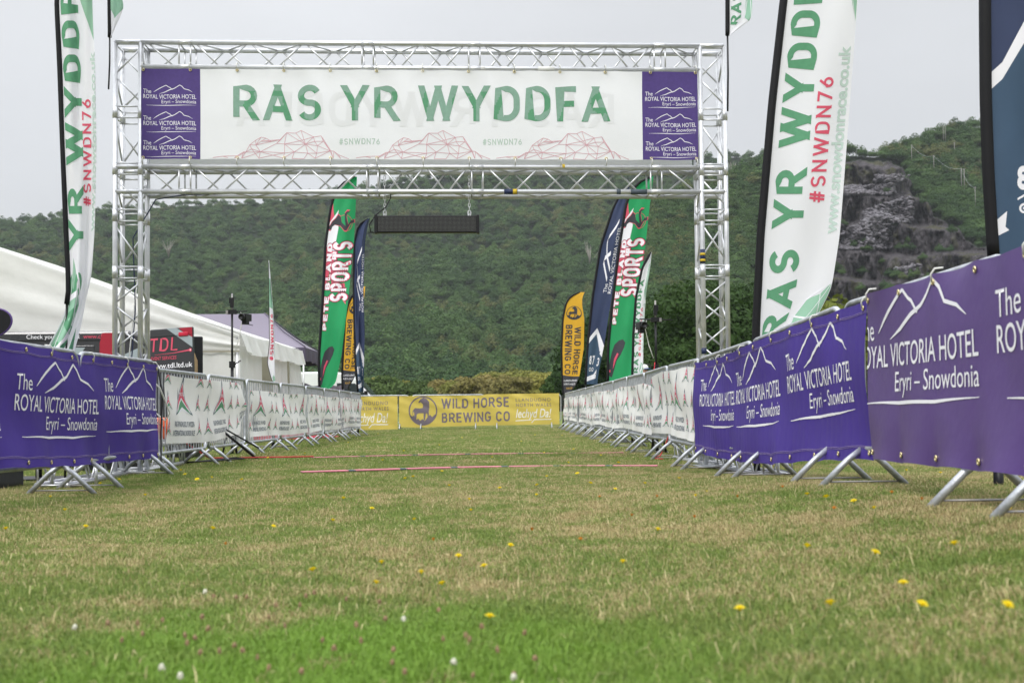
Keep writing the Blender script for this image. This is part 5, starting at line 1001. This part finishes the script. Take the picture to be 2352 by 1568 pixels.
for (x, y) in ((HW-.06, .02), (HW-.06, 2.0), (HW-.06, 4.1), (HW-.06, LEN-.04)): mb = MB(); mb.tube([(x, y, 0), (x, y, EZ)], .035, 'alu', 8); mb.build('post', mq)
mb = MB(); mb.box((0, -.05, EZ-.32), (2*HW, .015, .03), 'tent_in'); mb.build('hem_rail', mq)
# mauve gazebo
gz_ = empty('gazebo', (-8.2, 31.5, 0), 0, 'mauve pop up gazebo behind the white marquee', 'tent'); cs = [(2.75, -1.5), (2.68, 1.5), (-3.2, 1.5), (-3.2, -1.5)]; EZ2 = 2.30; RZ2 = 3.33; r0_, r1_ = (1.35, 0), (-1.6, 0)
def pan(A, B, C_, D_, m='gazebo', sag=.08):
    mb = MB(); A, B, C_, D_ = map(Vector, (A, B, C_, D_)); sheet(mb, lambda u, v: tuple(((A*(1-u)+B*u)*(1-v)+(D_*(1-u)+C_*u)*v)-Vector((0, 0, sag*math.sin(math.pi*v)))), 12, 8, m); return mb
pan((*cs[3], EZ2), (*cs[0], EZ2), (*r0_, RZ2), (*r1_, RZ2)).build('canopy_panel', gz_); pan((*cs[0], EZ2), (*cs[1], EZ2-.02), (*r0_, RZ2), (*r0_, RZ2)).build('canopy_panel', gz_)
pan((*cs[1], EZ2), (*cs[2], EZ2), (*r1_, RZ2), (*r0_, RZ2)).build('canopy_panel', gz_); pan((*cs[2], EZ2), (*cs[3], EZ2), (*r1_, RZ2), (*r1_, RZ2)).build('canopy_panel', gz_)
for k in range(4):
    a, b_ = Vector((*cs[k], 0)), Vector((*cs[(k+1) % 4], 0)); mb = MB(); n_ = Vector((b_-a).yx.to_3d()).normalized()
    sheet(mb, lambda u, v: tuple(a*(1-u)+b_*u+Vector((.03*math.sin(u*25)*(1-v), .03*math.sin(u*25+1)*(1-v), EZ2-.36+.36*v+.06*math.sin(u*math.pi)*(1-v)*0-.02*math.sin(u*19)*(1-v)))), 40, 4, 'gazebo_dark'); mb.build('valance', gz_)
    mb = MB(); mb.tube([(a.x*.98, a.y*.98, 0), (a.x*.98, a.y*.98, EZ2)], .022, 'alu', 8); mb.build('post', gz_)
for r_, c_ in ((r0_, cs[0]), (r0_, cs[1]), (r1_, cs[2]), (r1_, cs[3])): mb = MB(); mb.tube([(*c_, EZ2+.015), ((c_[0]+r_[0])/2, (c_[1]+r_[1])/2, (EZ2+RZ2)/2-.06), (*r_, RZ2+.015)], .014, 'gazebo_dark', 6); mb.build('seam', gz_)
# ------------------------------------------------------------ vans
def wheel(e_, x, y, r_=.33, w_=.2):
    wh = MB(); wh.tube([(x, y-w_/2, r_), (x, y+w_/2, r_)], r_, 'blackp', 20); t_ = wh.build('wheel', e_); wh = MB(); wh.tube([(x, y-w_/2-.01, r_), (x, y-w_/2+.02, r_)], r_*.6, 'van_silver', 16); wh.build('rim', t_)
v1 = empty('charcoal_van', (-9.2, 20.9, .04), 0, 'charcoal event van with silver and red stripes and open rear door', 'van')
side_ = [(-2.6, .35), (2.72, .35), (2.80, .6), (2.80, 1.35), (2.76, 1.78), (2.66, 1.95), (2.45, 2.02), (-1.1, 2.02), (-1.5, 1.93), (-2.1, 1.35), (-2.65, 1.15), (-2.75, .8)]
mb = MB(); mb.prism(side_, -.9, .95, 'van_grey'); mb.build('body', v1, .05)
mb = MB(); mb.prism([(-1.05, 1.25), (.1, 1.25), (.1, 1.72), (-1.35, 1.72)], -.92, -.9, 'glass'); mb.build('side_window', v1); mb = MB(); mb.prism([(.2, .7), (1.85, .7), (1.85, 1.76), (.2, 1.76)], -.915, -.9, 'van_grey'); mb.build('panel', v1, .01)
mb = MB()
mb.prism([(1.95, 1.20), (2.2, 1.20), (2.2, 1.98), (2.0, 1.98), (1.95, 1.8)], -.912, -.9, 'van_red'); mb.prism([(2.28, 1.2), (2.68, 1.45), (2.72, 1.75), (2.28, 1.55)], -.912, -.9, 'van_silver'); mb.prism([(1.6, .9), (2.75, 1.1), (2.75, 1.28), (1.6, 1.1)], -.9125, -.9, 'van_silver'); mb.prism([(.9, 1.75), (1.7, 1.72), (1.25, 1.2)], -.922, -.9, 'van_silver')
mb.prism([(-1.2, 1.845), (2.7, 1.845), (2.7, 1.86), (-1.2, 1.86)], -.91, -.9, 'blackp'); mb.build('stripe', v1)
def plate(name, parent, W, H, fn, des, m, nu=2, nv=2):
    us = np.linspace(0, W, nu+1); vs = np.linspace(0, H, nv+1); P = np.array([[fn(u, v) for v in vs] for u in us]); S_ = Surf(P, us, vs, 1); mb = MB()
    if S_.N[:, :, 1].mean() > 0: S_.N *= -1
    if m: S_.cloth(mb, m)
    S_.print(mb, des, .003); return mb.build(name, parent)
D = Des(); D.text('Check your result at', 1.86, 2.80, .065, .072, 'ink_white', .006); D.text('www.chip', 2.86, 3.30, .065, .072, 'red_ink', .004)
plate('lettering', v1, 3.9, .2, lambda u, v: (-1.2+u, -.905, 1.82+v), D, None, 4, 2)
for x in (-1.7, 1.75): wheel(v1, x, -.82); wheel(v1, x, .85)
mb = MB(); mb.box((2.81, -.78, 1.25), (.03, .12, .5), 'red'); mb.build('tail_light', v1)
hx, hy = 2.86, -.98-.55; ang = math.atan2(-.50, .80)
dr = bpy.data.objects.new('rear_door', None); COL.objects.link(dr); dr.parent = v1; dr.location = (3.0, -1.3, .48); dr.rotation_euler = (0, R(-1.5), R(-22)); tag(dr, 'open black rear door with red lettering')
mb = MB(); mb.box((.45, 0, .76), (.90, .05, 1.52), 'van_grey'); mb.build('door_panel', dr, .02); mb = MB(); mb.box((.72, -.035, 1.40), (.20, .03, .07), 'red'); mb.build('brake_light', dr, .015)
mb = MB(); mb.prism([(.36, 1.515), (.56, 1.515), (.895, 1.34), (.895, 1.17)], -.029, -.025, 'van_silver'); mb.prism([(.62, 1.51), (.895, 1.51), (.895, 1.32), (.86, 1.32)], -.0285, -.025, 'van_red'); mb.box((.45, -.027, 1.385), (.88, .004, .012), 'blackp'); mb.build('stripe', dr)
D = Des(); D.dtext('TDL', .0, .58, 1.13, .23, 'red_ink', .13, gap=.22, shear=.1); D.stroke([(.1, 1.075), (.5, 1.09), (.84, 1.125)], [.004, .010, .028], 'red_ink'); D.ring((.85, 1.125), .0, .030, 'red_ink', 1.3, 14); D.ring((.852, 1.127), .0, .012, 'ink_white', 2, 10); D.text('EVENT SERVICES', .02, .56, .985, .058, 'red_ink', .004, shear=.15); D.text('www.tdl.ltd.uk', .02, .89, .84, .085, 'ink_white', .014)
plate('lettering', dr, .9, 1.5, lambda u, v: (u, -.027, v), D, None, 3, 3)
d2 = bpy.data.objects.new('rear_door', None); COL.objects.link(d2); d2.parent = v1; d2.location = (3.38, -1.12, .42); d2.rotation_euler = (0, 0, R(30)); tag(d2, 'second rear door seen from inside with plywood lining')
mb = MB(); mb.box((.22, 0, .74), (.44, .06, 1.48), 'blackp'); mb.build('door_panel', d2, .02); mb = MB(); ow = [(.05, .1), (.30, .1), (.34, .3), (.34, 1.05), (.28, 1.2), (.05, 1.22)]; mb.prism(ow, -.042, -.032, 'ply'); mb.build('lining', d2)
v2 = empty('white_van', (-7.4, 45, 0), 0, 'white van parked beyond the left flags at the far end', 'van')
side_ = [(-3.1, .35), (2.75, .35), (2.82, .75), (2.74, .98), (1.98, 1.13), (1.35, 1.85), (.95, 2.08), (.5, 2.14), (-2.95, 2.14), (-3.1, 2.0)]
mb = MB(); mb.prism(side_, -.95, .95, 'van_white'); mb.build('body', v2, .06)
mb = MB(); mb.prism([(.62, 1.18), (1.82, 1.15), (1.32, 1.68), (.62, 1.70)], -.975, -.95, 'glass'); mb.prism([(1.06, 1.16), (1.10, 1.16), (1.10, 1.70), (1.06, 1.70)], -.985, -.95, 'blackp'); mb.build('side_window', v2)
mb = MB(); mb.add([(1.99, -.85, 1.14), (1.99, .85, 1.14), (1.37, .80, 1.86), (1.37, -.80, 1.86)], [(0, 1, 2, 3)], 'glass'); w2 = mb.build('windscreen', v2); w2.location = (.03, 0, .02)
mb = MB(); mb.box((1.75, -1.05, 1.25), (.12, .2, .28), 'blackp'); mb.build('wing_mirror', v2, .02)
for x in (-2.1, 1.95): wheel(v2, x, -.86); wheel(v2, x, .86)
# ------------------------------------------------------------ camera masts
def mast(px, ptop, Y, side, label):
    p = at(px, ptop, Y); e_ = empty('camera_mast', (p[0], Y, 0), 0, label, 'camera stand', 'camera masts beside the course'); H = p[2]
    mb = MB(); mb.tube([(0, 0, .0), (0, 0, H*.55)], .022, 'blackp', 10); mb.tube([(0, 0, H*.5), (0, 0, H-.28)], .015, 'blackp', 10); mb.tube([(0, 0, H-.28), (0, 0, H)], .012, 'galv_old', 8); mb.build('column', e_)
    mb = MB(); mb.box((0, 0, H*.56), (.07, .07, .09), 'blackp'); mb.tube([(side*.03, 0, H*.56), (side*.12, 0, H*.585)], .009, 'blackp', 6); mb.build('clamp', e_)
    mb = MB(); mb.box((0, 0, H-.26), (.13, .07, .06), 'blackp'); mb.tube([(-side*.23, 0, H-.265), (side*.22, -.02, H-.25)], .009, 'blackp', 6); mb.box((-side*.06, -.02, H-.265), (.03, .08, .05), 'galv_old'); mb.box((0, 0, H-.13), (.045, .045, .14), 'blackp'); mb.box((-side*.03, 0, H-.10), (.02, .03, .08), 'blackp'); mb.build('cross_arm', e_)
    cmr = bpy.data.objects.new('video_camera', None); COL.objects.link(cmr); cmr.parent = e_; cmr.location = (side*.20, -.05, H-.34); cmr.rotation_euler = (0, 0, R(12)*-side)
    mb = MB(); mb.box((0, .02, 0), (.085, .19, .10), 'blackp'); mb.build('body', cmr, .008); mb = MB(); mb.lathe([(.0, 0), (.032, .0), (.040, .03), (.044, .07), (.040, .075), (.03, .06), (.0, .05)], 'blackp', 16); l_ = mb.build('lens', cmr); l_.rotation_euler = (R(90), 0, 0); l_.location = (0, -.07, 0)
    mb = MB(); mb.box((-side*.045, .0, .0), (.012, .15, .09), 'tapeW'); mb.build('side_cover', cmr, .003); mb = MB(); mb.box((0, 0, -.075), (.07, .09, .05), 'blackp'); mb.tube([(0, 0, -.09), (side*.11, 0, -.115)], .006, 'blackp', 6); mb.build('pan_head', cmr)
    mb = MB(); mb.tube([(side*.12, 0, H-.26), (side*.14, .03, H-.36), (side*.09, .03, H-.6), (side*.03, .02, H*.62)], .006, 'rope', 6); mb.build('white_lead', e_)
    for a in (100, 215, 330): mb = MB(); mb.tube([(0, 0, .62), (.12*math.cos(R(a)), .30*math.sin(R(a)), .0)], .014, 'blackp', 8); mb.build('leg', e_)
    return e_
e_ = mast(533, 674, 15.9, 1, 'black camera mast in front of the marquee'); e_ = mast(1505, 690, 15.3, -1, 'black camera mast above the right barriers')
mb = MB(); H = 2.0; mb.tube([(-.02, -.03, 1.22), (-.05, -.03, .95), (-.03, -.03, .7)], .008, 'red_cable', 6); mb.build('red_lead', e_); mb = MB(); mb.tube([(0, 0, .98), (0, 0, 1.04)], .026, 'tapeB', 10); mb.tube([(0, 0, .82), (0, 0, .96)], .0245, 'tapeW', 10); mb.build('tape', e_)
# extra leg poking through the left barrier
a_, b2 = atz(593, 1056, 0), at(548, 1000, 15.0); mb = MB(); mb.tube([tuple(a_), (-3.86, 14.0, .62)], .016, 'blackp', 8); mb.tube([tuple(a_+np.array([.01, 0, .15])), (-3.95, 14.1, .62)], .010, 'blackp', 8); o = mb.build('tripod_leg'); tag(o, 'black stand leg poking out through the left white banner barriers', 'stand')
# ------------------------------------------------------------ timing strips on the grass
def strip(pts, n, label):
    e_ = empty('timing_strip', (*pts[0][:2], 0), 0, label, 'timing mat', 'pink timing strips across the course'); P_ = [np.array([p[0]-pts[0][0], p[1]-pts[0][1]]) for p in pts]; c_ = np.concatenate([[0], np.cumsum([np.linalg.norm(P_[i+1]-P_[i]) for i in range(len(P_)-1)])]); L = c_[-1]
    ev_ = lambda s: np.array([np.interp(s, c_, [p[0] for p in P_]), np.interp(s, c_, [p[1] for p in P_])])
    for k in range(n):
        a, b_ = ev_(L*k/n+.04), ev_(L*(k+1)/n-.04); m_ = (a+b_)/2; an = math.atan2(b_[1]-a[1], b_[0]-a[0]); l_ = np.linalg.norm(b_-a)
        mb = MB(); mb.box((0, 0, .025), (l_, .050, .014), 'pink_mat'); mb.box((0, .07, .024), (l_, .045, .012), 'pink_mat'); mb.box((0, .035, .021), (l_, .02, .010), 'slate_mat'); o_ = mb.build('mat_segment', e_, .004); o_.location = (m_[0], m_[1], 0); o_.rotation_euler = (0, 0, an)
        if k < n-1: q = ev_(L*(k+1)/n); mb = MB(); mb.box((0, .03, .023), (.07, .11, .014), 'slate_mat'); o_ = mb.build('connector', e_, .004); o_.location = (q[0], q[1], 0); o_.rotation_euler = (0, 0, an)
strip([(-2.55, 14.3), (-1.6, 14.75), (-.6, 15.0), (.5, 15.0), (1.5, 15.0)], 6, 'farther pink timing strip lying across the grass'); strip([(-2.05, 10.9), (-1.2, 11.3), (-.35, 11.62), (.6, 11.62), (1.5, 11.5)], 7, 'nearer pink timing strip lying across the grass')
# ------------------------------------------------------------ odds and ends behind the left barriers
def case(x, y, d_, label, m='blackp'):
    mb = MB(); mb.box((0, 0, d_[2]/2), d_, m); e_ = empty('equipment_case', (x, y, 0), R(rng.uniform(-12, 12)), label, 'case', 'equipment behind the left barriers'); mb.build('shell', e_, .02)
    mb = MB(); mb.tube([(-.08, -d_[1]/2, d_[2]*.7), (-.07, -d_[1]/2-.03, d_[2]*.7), (.07, -d_[1]/2-.03, d_[2]*.7), (.08, -d_[1]/2, d_[2]*.7)], .008, 'galv', 6); mb.build('handle', e_); mb = MB(); mb.box((0, 0, d_[2]+.006), (d_[0]*.8, d_[1]*.8, .012), 'dark_cloth'); mb.build('lid', e_)
case(-4.15, 11.9, (.5, .5, .95), 'tall black speaker case just beyond the left gantry leg'); case(-4.75, 12.6, (.6, .5, .6), 'low black case behind the nearest left race banner'); case(-4.3, 14.9, (.35, .35, .55), 'small black case beside the left camera mast'); case(-4.4, 9.2, (.7, .5, .35), 'flat black case behind the left purple banner')
mb = MB(); mb.lathe([(0, 0), (.20, .01), (.23, .12), (.19, .22), (.08, .25), (0, .25)], 'orange', 14); o = mb.build('orange_bag'); o.location = (-4.05, 13.1, .30); o.scale = (1, .7, 1); tag(o, 'orange bag on a stand behind the left race banner', 'bag')
mb = MB(); mb.box((0, 0, .27), (.6, .5, .04), 'galv'); 
for sx_, sy_ in ((-1, -1), (1, -1), (-1, 1), (1, 1)): mb.tube([(sx_*.26, sy_*.2, 0), (sx_*.26, sy_*.2, .27)], .015, 'galv', 6)
o = mb.build('low_trolley'); o.location = (-4.1, 13.1, 0); tag(o, 'low metal trolley carrying the orange bag', 'trolley')
def cable(P_, m, r_, label): mb = MB(); mb.tube(P_, r_, m, 6); o = mb.build('ground_cable'); tag(o, label, 'cable')
rc = [(-4.0, 12.8, .5), (-3.9, 13.3, .3), (-3.7, 13.9, .05), (-3.5, 14.2, .035), (-3.2, 14.3, .035), (-2.8, 14.35, .035), (-2.5, 14.3, .04)]; cable(rc, 'red_cable', .009, 'red cable running from the left barrier to the timing strip')
cable([(-3.9, 13.0, .02), (-3.6, 13.6, .035), (-3.45, 14.2, .04), (-3.3, 14.0, .035), (-3.5, 13.4, .035), (-3.8, 13.2, .03)], 'blackp', .01, 'black cable looped on the grass by the left barrier'); cable([(-3.58, 11.5, 1.05), (-3.55, 11.55, .8), (-3.55, 11.5, .4), (-3.50, 11.35, .04), (-3.36, 11.1, .03), (-3.48, 10.9, .03), (-3.6, 11.1, .04)], 'blackp', .009, 'black cable hanging down the first white banner barrier on the left'); cable([(-3.60, 11.12, 1.0), (-3.5, 11.3, .85), (-3.46, 11.5, .6), (-3.52, 11.55, .52), (-3.6, 11.5, .6)], 'rope', .008, 'white cord looped on the first left barrier')
cable([(1.86, 13.3, .4), (1.80, 13.35, .2), (1.72, 13.3, .05), (1.6, 13.1, .03), (1.7, 12.9, .03)], 'red_cable', .007, 'red cable hanging under the right race banners')
rg = random.Random(5); mb = MB(); sheet(mb, lambda u, v: (-1.6+3.2*u, -.45+.9*v, .02+.28*math.sin(math.pi*u)**.6*math.sin(math.pi*v)*(.7+.3*math.sin(u*17+v*9))+.03*math.sin(u*41+v*23)), 60, 18, 'red'); o = mb.build('red_tarpaulin'); o.location = (-4.75, 24.6, 0); o.rotation_euler = (0, 0, R(75)); tag(o, 'crumpled red tarpaulin on the grass behind the left barriers', 'tarpaulin')
mb = MB(); sheet(mb, lambda u, v: (1.3*u, .04*math.sin(u*30), .9+.45*v+.05*math.sin(u*13)*v), 40, 4, 'gazebo'); o = mb.build('hanging_jackets'); o.location = (-5.9, 31.2, 0); tag(o, 'lilac cloth hung on a rail under the gazebo', 'cloth')
# ------------------------------------------------------------ spectator behind the right barriers
def person(loc, rz, label):
    e_ = empty('person', loc, rz, label, 'person')
    J = {'pel': (0, 0, .95, .15), 'sp': (0, .0, 1.15, .14), 'ch': (0, .01, 1.36, .17), 'nk': (0, .01, 1.50, .06), 'hd': (0, -.02, 1.62, .095), 'ht': (0, -.02, 1.70, .085)}
    for s_, k in ((-1, 'l'), (1, 'r')):
        J[k+'h'] = (s_*.10, 0, .88, .10); J[k+'k'] = (s_*.11, -.02, .50, .065); J[k+'a'] = (s_*.11, .02, .09, .045); J[k+'t'] = (s_*.13, -.16, .03, .035)
        J[k+'s'] = (s_*.19, .01, 1.42, .065); J[k+'e'] = (s_*.25, .03, 1.14, .043); J[k+'w'] = (s_*.22, -.14, .97, .030); J[k+'p'] = (s_*.21, -.20, .93, .032)
        for f in range(4): J[f'{k}f{f}'] = (s_*(.225-.014*f), -.25-.01*math.sin(f), .90, .009); J[f'{k}g{f}'] = (s_*(.22-.013*f), -.27, .87, .008)
        J[k+'th'] = (s_*.17, -.22, .92, .010)
    E = [('pel', 'sp'), ('sp', 'ch'), ('ch', 'nk'), ('nk', 'hd'), ('hd', 'ht')]
    for k in 'lr': E += [('pel', k+'h'), (k+'h', k+'k'), (k+'k', k+'a'), (k+'a', k+'t'), ('ch', k+'s'), (k+'s', k+'e'), (k+'e', k+'w'), (k+'w', k+'p'), (k+'p', k+'th')]+[(k+'p', f'{k}f{f}') for f in range(4)]+[(f'{k}f{f}', f'{k}g{f}') for f in range(4)]
    ks = list(J); me = bpy.data.meshes.new('body'); me.from_pydata([J[k][:3] for k in ks], [(ks.index(a), ks.index(b_)) for a, b_ in E], []); o = bpy.data.objects.new('body', me); COL.objects.link(o)
    md = o.modifiers.new('s', 'SKIN')
    for i, k in enumerate(ks): sv = me.skin_vertices[0].data[i]; sv.radius = (J[k][3],)*2; sv.use_root = (k == 'pel')
    o.modifiers.new('ss', 'SUBSURF').levels = 1; dg = bpy.context.evaluated_depsgraph_get(); dg.update(); m2 = bpy.data.meshes.new_from_object(o.evaluated_get(dg)); o.modifiers.clear(); o.data = m2
    m2.materials.clear(); m2.materials.append(K['skin']); m2.materials.append(K['blue_cloth']); m2.materials.append(K['dark_cloth'])
    for p in m2.polygons: z = p.center.z; p.material_index = 1 if (1.0 < z < 1.50 and abs(p.center.y+.02) < .16) else (2 if z <= 1.0 and abs(p.center.x) < .19 else 0); p.use_smooth = True
    o.parent = e_
    mb = MB(); mb.lathe([(.105, 0), (.108, .05), (.085, .10), (.04, .125), (0, .13)], 'tapeW', 14, (0, -.02, 1.66)); mb.box((0, -.15, 1.67), (.14, .12, .012), 'blue_cloth'); mb.build('cap', e_)
    mb = MB(); mb.lathe([(0, 0), (.016, .01), (.012, .03), (0, .04)], 'skin', 8, (0, -.125, 1.585)); mb.build('nose', e_)
    for s_ in (-1, 1): mb = MB(); mb.lathe([(0, -.008), (.009, 0), (0, .008)], 'dark_ink', 8, (s_*.034, -.108, 1.625)); mb.build('eye', e_)
p = at(1479, 860, 30); person((p[0], 30, -.02), R(35), 'person in a white and blue cap behind the right barriers')
# ------------------------------------------------------------ flowers in the grass
def flower0(m='petal'):
    e_ = empty('yellow_flower'); mb = MB(); mb.tube([(0, 0, 0), (.004, .002, .04), (.002, 0, .075)], .0012, 'stem', 5); mb.build('stem', e_); mb = MB()
    for k in range(14):
        a = k*2*math.pi/14; c_, s_ = math.cos(a), math.sin(a); mb.add([(0, 0, .076), (c_*.011-s_*.0026, s_*.011+c_*.0026, .080), (c_*.0165, s_*.0165, .081), (c_*.011+s_*.0026, s_*.011-c_*.0026, .080)], [(0, 1, 2, 3)], m)
        a += .2; c_, s_ = math.cos(a)*.6, math.sin(a)*.6; mb.add([(0, 0, .077), (c_*.011-s_*.003, s_*.011+c_*.003, .085), (c_*.0165, s_*.0165, .086), (c_*.011+s_*.003, s_*.011-c_*.003, .085)], [(0, 1, 2, 3)], m)
    mb.lathe([(.003, .072), (.0055, .077), (.004, .082), (0, .083)], m, 8); mb.build('flower_head', e_); return e_
FP = [(728, 1304), (880, 1290), (1051, 1278), (967, 1315), (1124, 1296), (1028, 1335), (1118, 1414), (853, 1330), (19, 1213), (149, 1172), (787, 1143), (850, 1166), (1084, 1168), (1072, 1145), (1165, 1253), (1235, 1135), (960, 1188), (760, 1190), (482, 1213), (622, 1202), (1667, 1124), (1603, 1138), (1620, 1125), (1672, 1127), (1857, 1132), (1849, 1249), (1990, 1261), (2200, 1246), (2075, 1331), (2283, 1377), (2094, 1375), (1921, 1385), (1703, 1397), (1433, 1292), (1500, 1215), (1240, 1110), (1030, 1112), (950, 1093), (935, 1097), (1410, 1118), (1350, 1108), (1780, 1108), (1560, 1095), (1720, 1100), (1745, 1118), (1812, 1106), (2010, 1100), (2050, 1096), (2120, 1100), (2180, 1120), (2225, 1107), (2160, 1085), (2080, 1080), (270, 1100), (233, 1108), (456, 1096), (430, 1088), (560, 1098), (410, 1079), (480, 1095), (335, 1135), (120, 1140), (190, 1210), (1905, 1140), (1950, 1118), (880, 1055), (620, 1050), (700, 1040), (1130, 1050), (1300, 1060), (1250, 1040), (800, 1015), (900, 1010), (1010, 1022), (1100, 1000), (1200, 1012), (760, 1005), (930, 1035), (1320, 1030), (1380, 1045), (1420, 1060), (1290, 1000), (1170, 996), (1060, 1004), (870, 995), (990, 994), (1230, 998), (680, 1022), (1015, 1080), (1260, 1092), (1330, 1085), (1150, 1120), (1480, 1108), (2020, 1160), (2330, 1160), (1970, 1150)]
fp0 = flower0(); f1st = True
for i, (px, py) in enumerate(FP):
    q = atz(px, py+4, 0.0); z_ = float(gz(q[0], q[1])); q = atz(px, py, z_+.05); o = fp0 if f1st else copy_tree(fp0); f1st = False
    s_ = random.uniform(.8, 1.15)*(1.25 if q[1] > 8 else 1); o.location = (q[0], q[1], z_-.02); o.rotation_euler = (random.uniform(-.1, .5), random.uniform(-.25, .25), random.uniform(0, 6)); o.scale = (s_, s_, random.uniform(.8, 1.0)); tag(o, 'small yellow hawkbit flower open in the grass', 'flower', 'yellow flowers in the grass')
FO = [(1500, 1160), (1448, 1200), (2118, 1215), (1690, 1180), (1800, 1165), (1380, 1150), (1335, 1240), (2050, 1192), (1000, 1235), (1230, 1215), (520, 1245), (1600, 1215), (1912, 1220)]
f1 = flower0('orange_petal'); f1.name = 'faded_flower'
for i, (px, py) in enumerate(FO):
    q = atz(px, py, .05); o = f1 if i == 0 else copy_tree(f1); z_ = float(gz(q[0], q[1])); o.location = (q[0], q[1], z_-.025); o.scale = (.7, .7, .9); o.rotation_euler = (random.uniform(-.2, .4), 0, random.uniform(0, 6)); tag(o, 'faded orange flower head in the grass', 'flower', 'faded orange flowers')
def cl0(m, nm):
    e_ = empty(nm); mb = MB(); mb.tube([(0, 0, 0), (0, .003, .05)], .0013, 'stem', 5); mb.build('stem', e_); mb = MB(); rg = random.Random(3)
    for k in range(46):
        a = rg.uniform(0, 6.28); z = rg.uniform(-.5, 1); r_ = math.sqrt(max(0, 1-z*z)); c_ = Vector((r_*math.cos(a), r_*math.sin(a), z)); b_ = Vector((0, 0, .056)); tip = b_+c_*.0105-Vector((0, 0, .002)); sd = c_.cross(Vector((0, 0, 1))).normalized()*.0022 if r_ > .1 else Vector((.002, 0, 0)); md = b_+c_*.007
        mb.add([b_+c_*.002, md-sd, tip, md+sd], [(0, 1, 2, 3)], m)
    mb.lathe([(0, .049), (.006, .052), (.0075, .057), (.005, .062), (0, .064)], m, 8); mb.build('flower_head', e_); return e_
CP = [(560, 1376), (640, 1393), (700, 1370), (715, 1365), (790, 1375), (870, 1385), (540, 1369), (497, 1364), (690, 1393), (365, 1420), (243, 1437), (455, 1460), (470, 1450), (433, 1462), (620, 1415), (1003, 1398), (1110, 1440), (1072, 1456), (1068, 1475), (730, 1472), (765, 1485), (660, 1442), (560, 1488), (536, 1480), (452, 1497), (310, 1430), (270, 1470), (880, 1420), (900, 1515), (925, 1540), (1150, 1500), (1235, 1505), (1192, 1458), (838, 1475), (610, 1528), (690, 1538), (820, 1440), (1020, 1468), (330, 1455), (1180, 1550), (420, 1475), (1080, 1545), (505, 1500), (590, 1505), (455, 1420), (905, 1490)]
c0 = cl0('clover', 'clover_head'); c1 = cl0('cloverw', 'white_clover')
for i, (px, py) in enumerate(CP):
    q = atz(px, py, .055); o = c0 if i == 0 else copy_tree(c0); s_ = random.uniform(.5, .8); o.location = (q[0], q[1], 0); o.scale = (s_, s_, random.uniform(.9, 1.15)); o.rotation_euler = (random.uniform(-.2, .2), random.uniform(-.2, .2), random.uniform(0, 6)); tag(o, 'dry pinkish brown clover head in the bright green grass', 'clover', 'dry clover heads')
for i, (px, py) in enumerate([(471, 1348+10), (927, 1421), (371, 1532), (414, 1552), (1042, 1520), (1180, 1555), (172, 1440)]):
    q = atz(px, py, .055); o = c1 if i == 0 else copy_tree(c1); o.location = (q[0], q[1], 0); o.scale = (.8, .8, 1); o.rotation_euler = (0, 0, i); tag(o, 'small white clover flower in the bright green grass', 'clover', 'white clover flowers')
#%%PART5
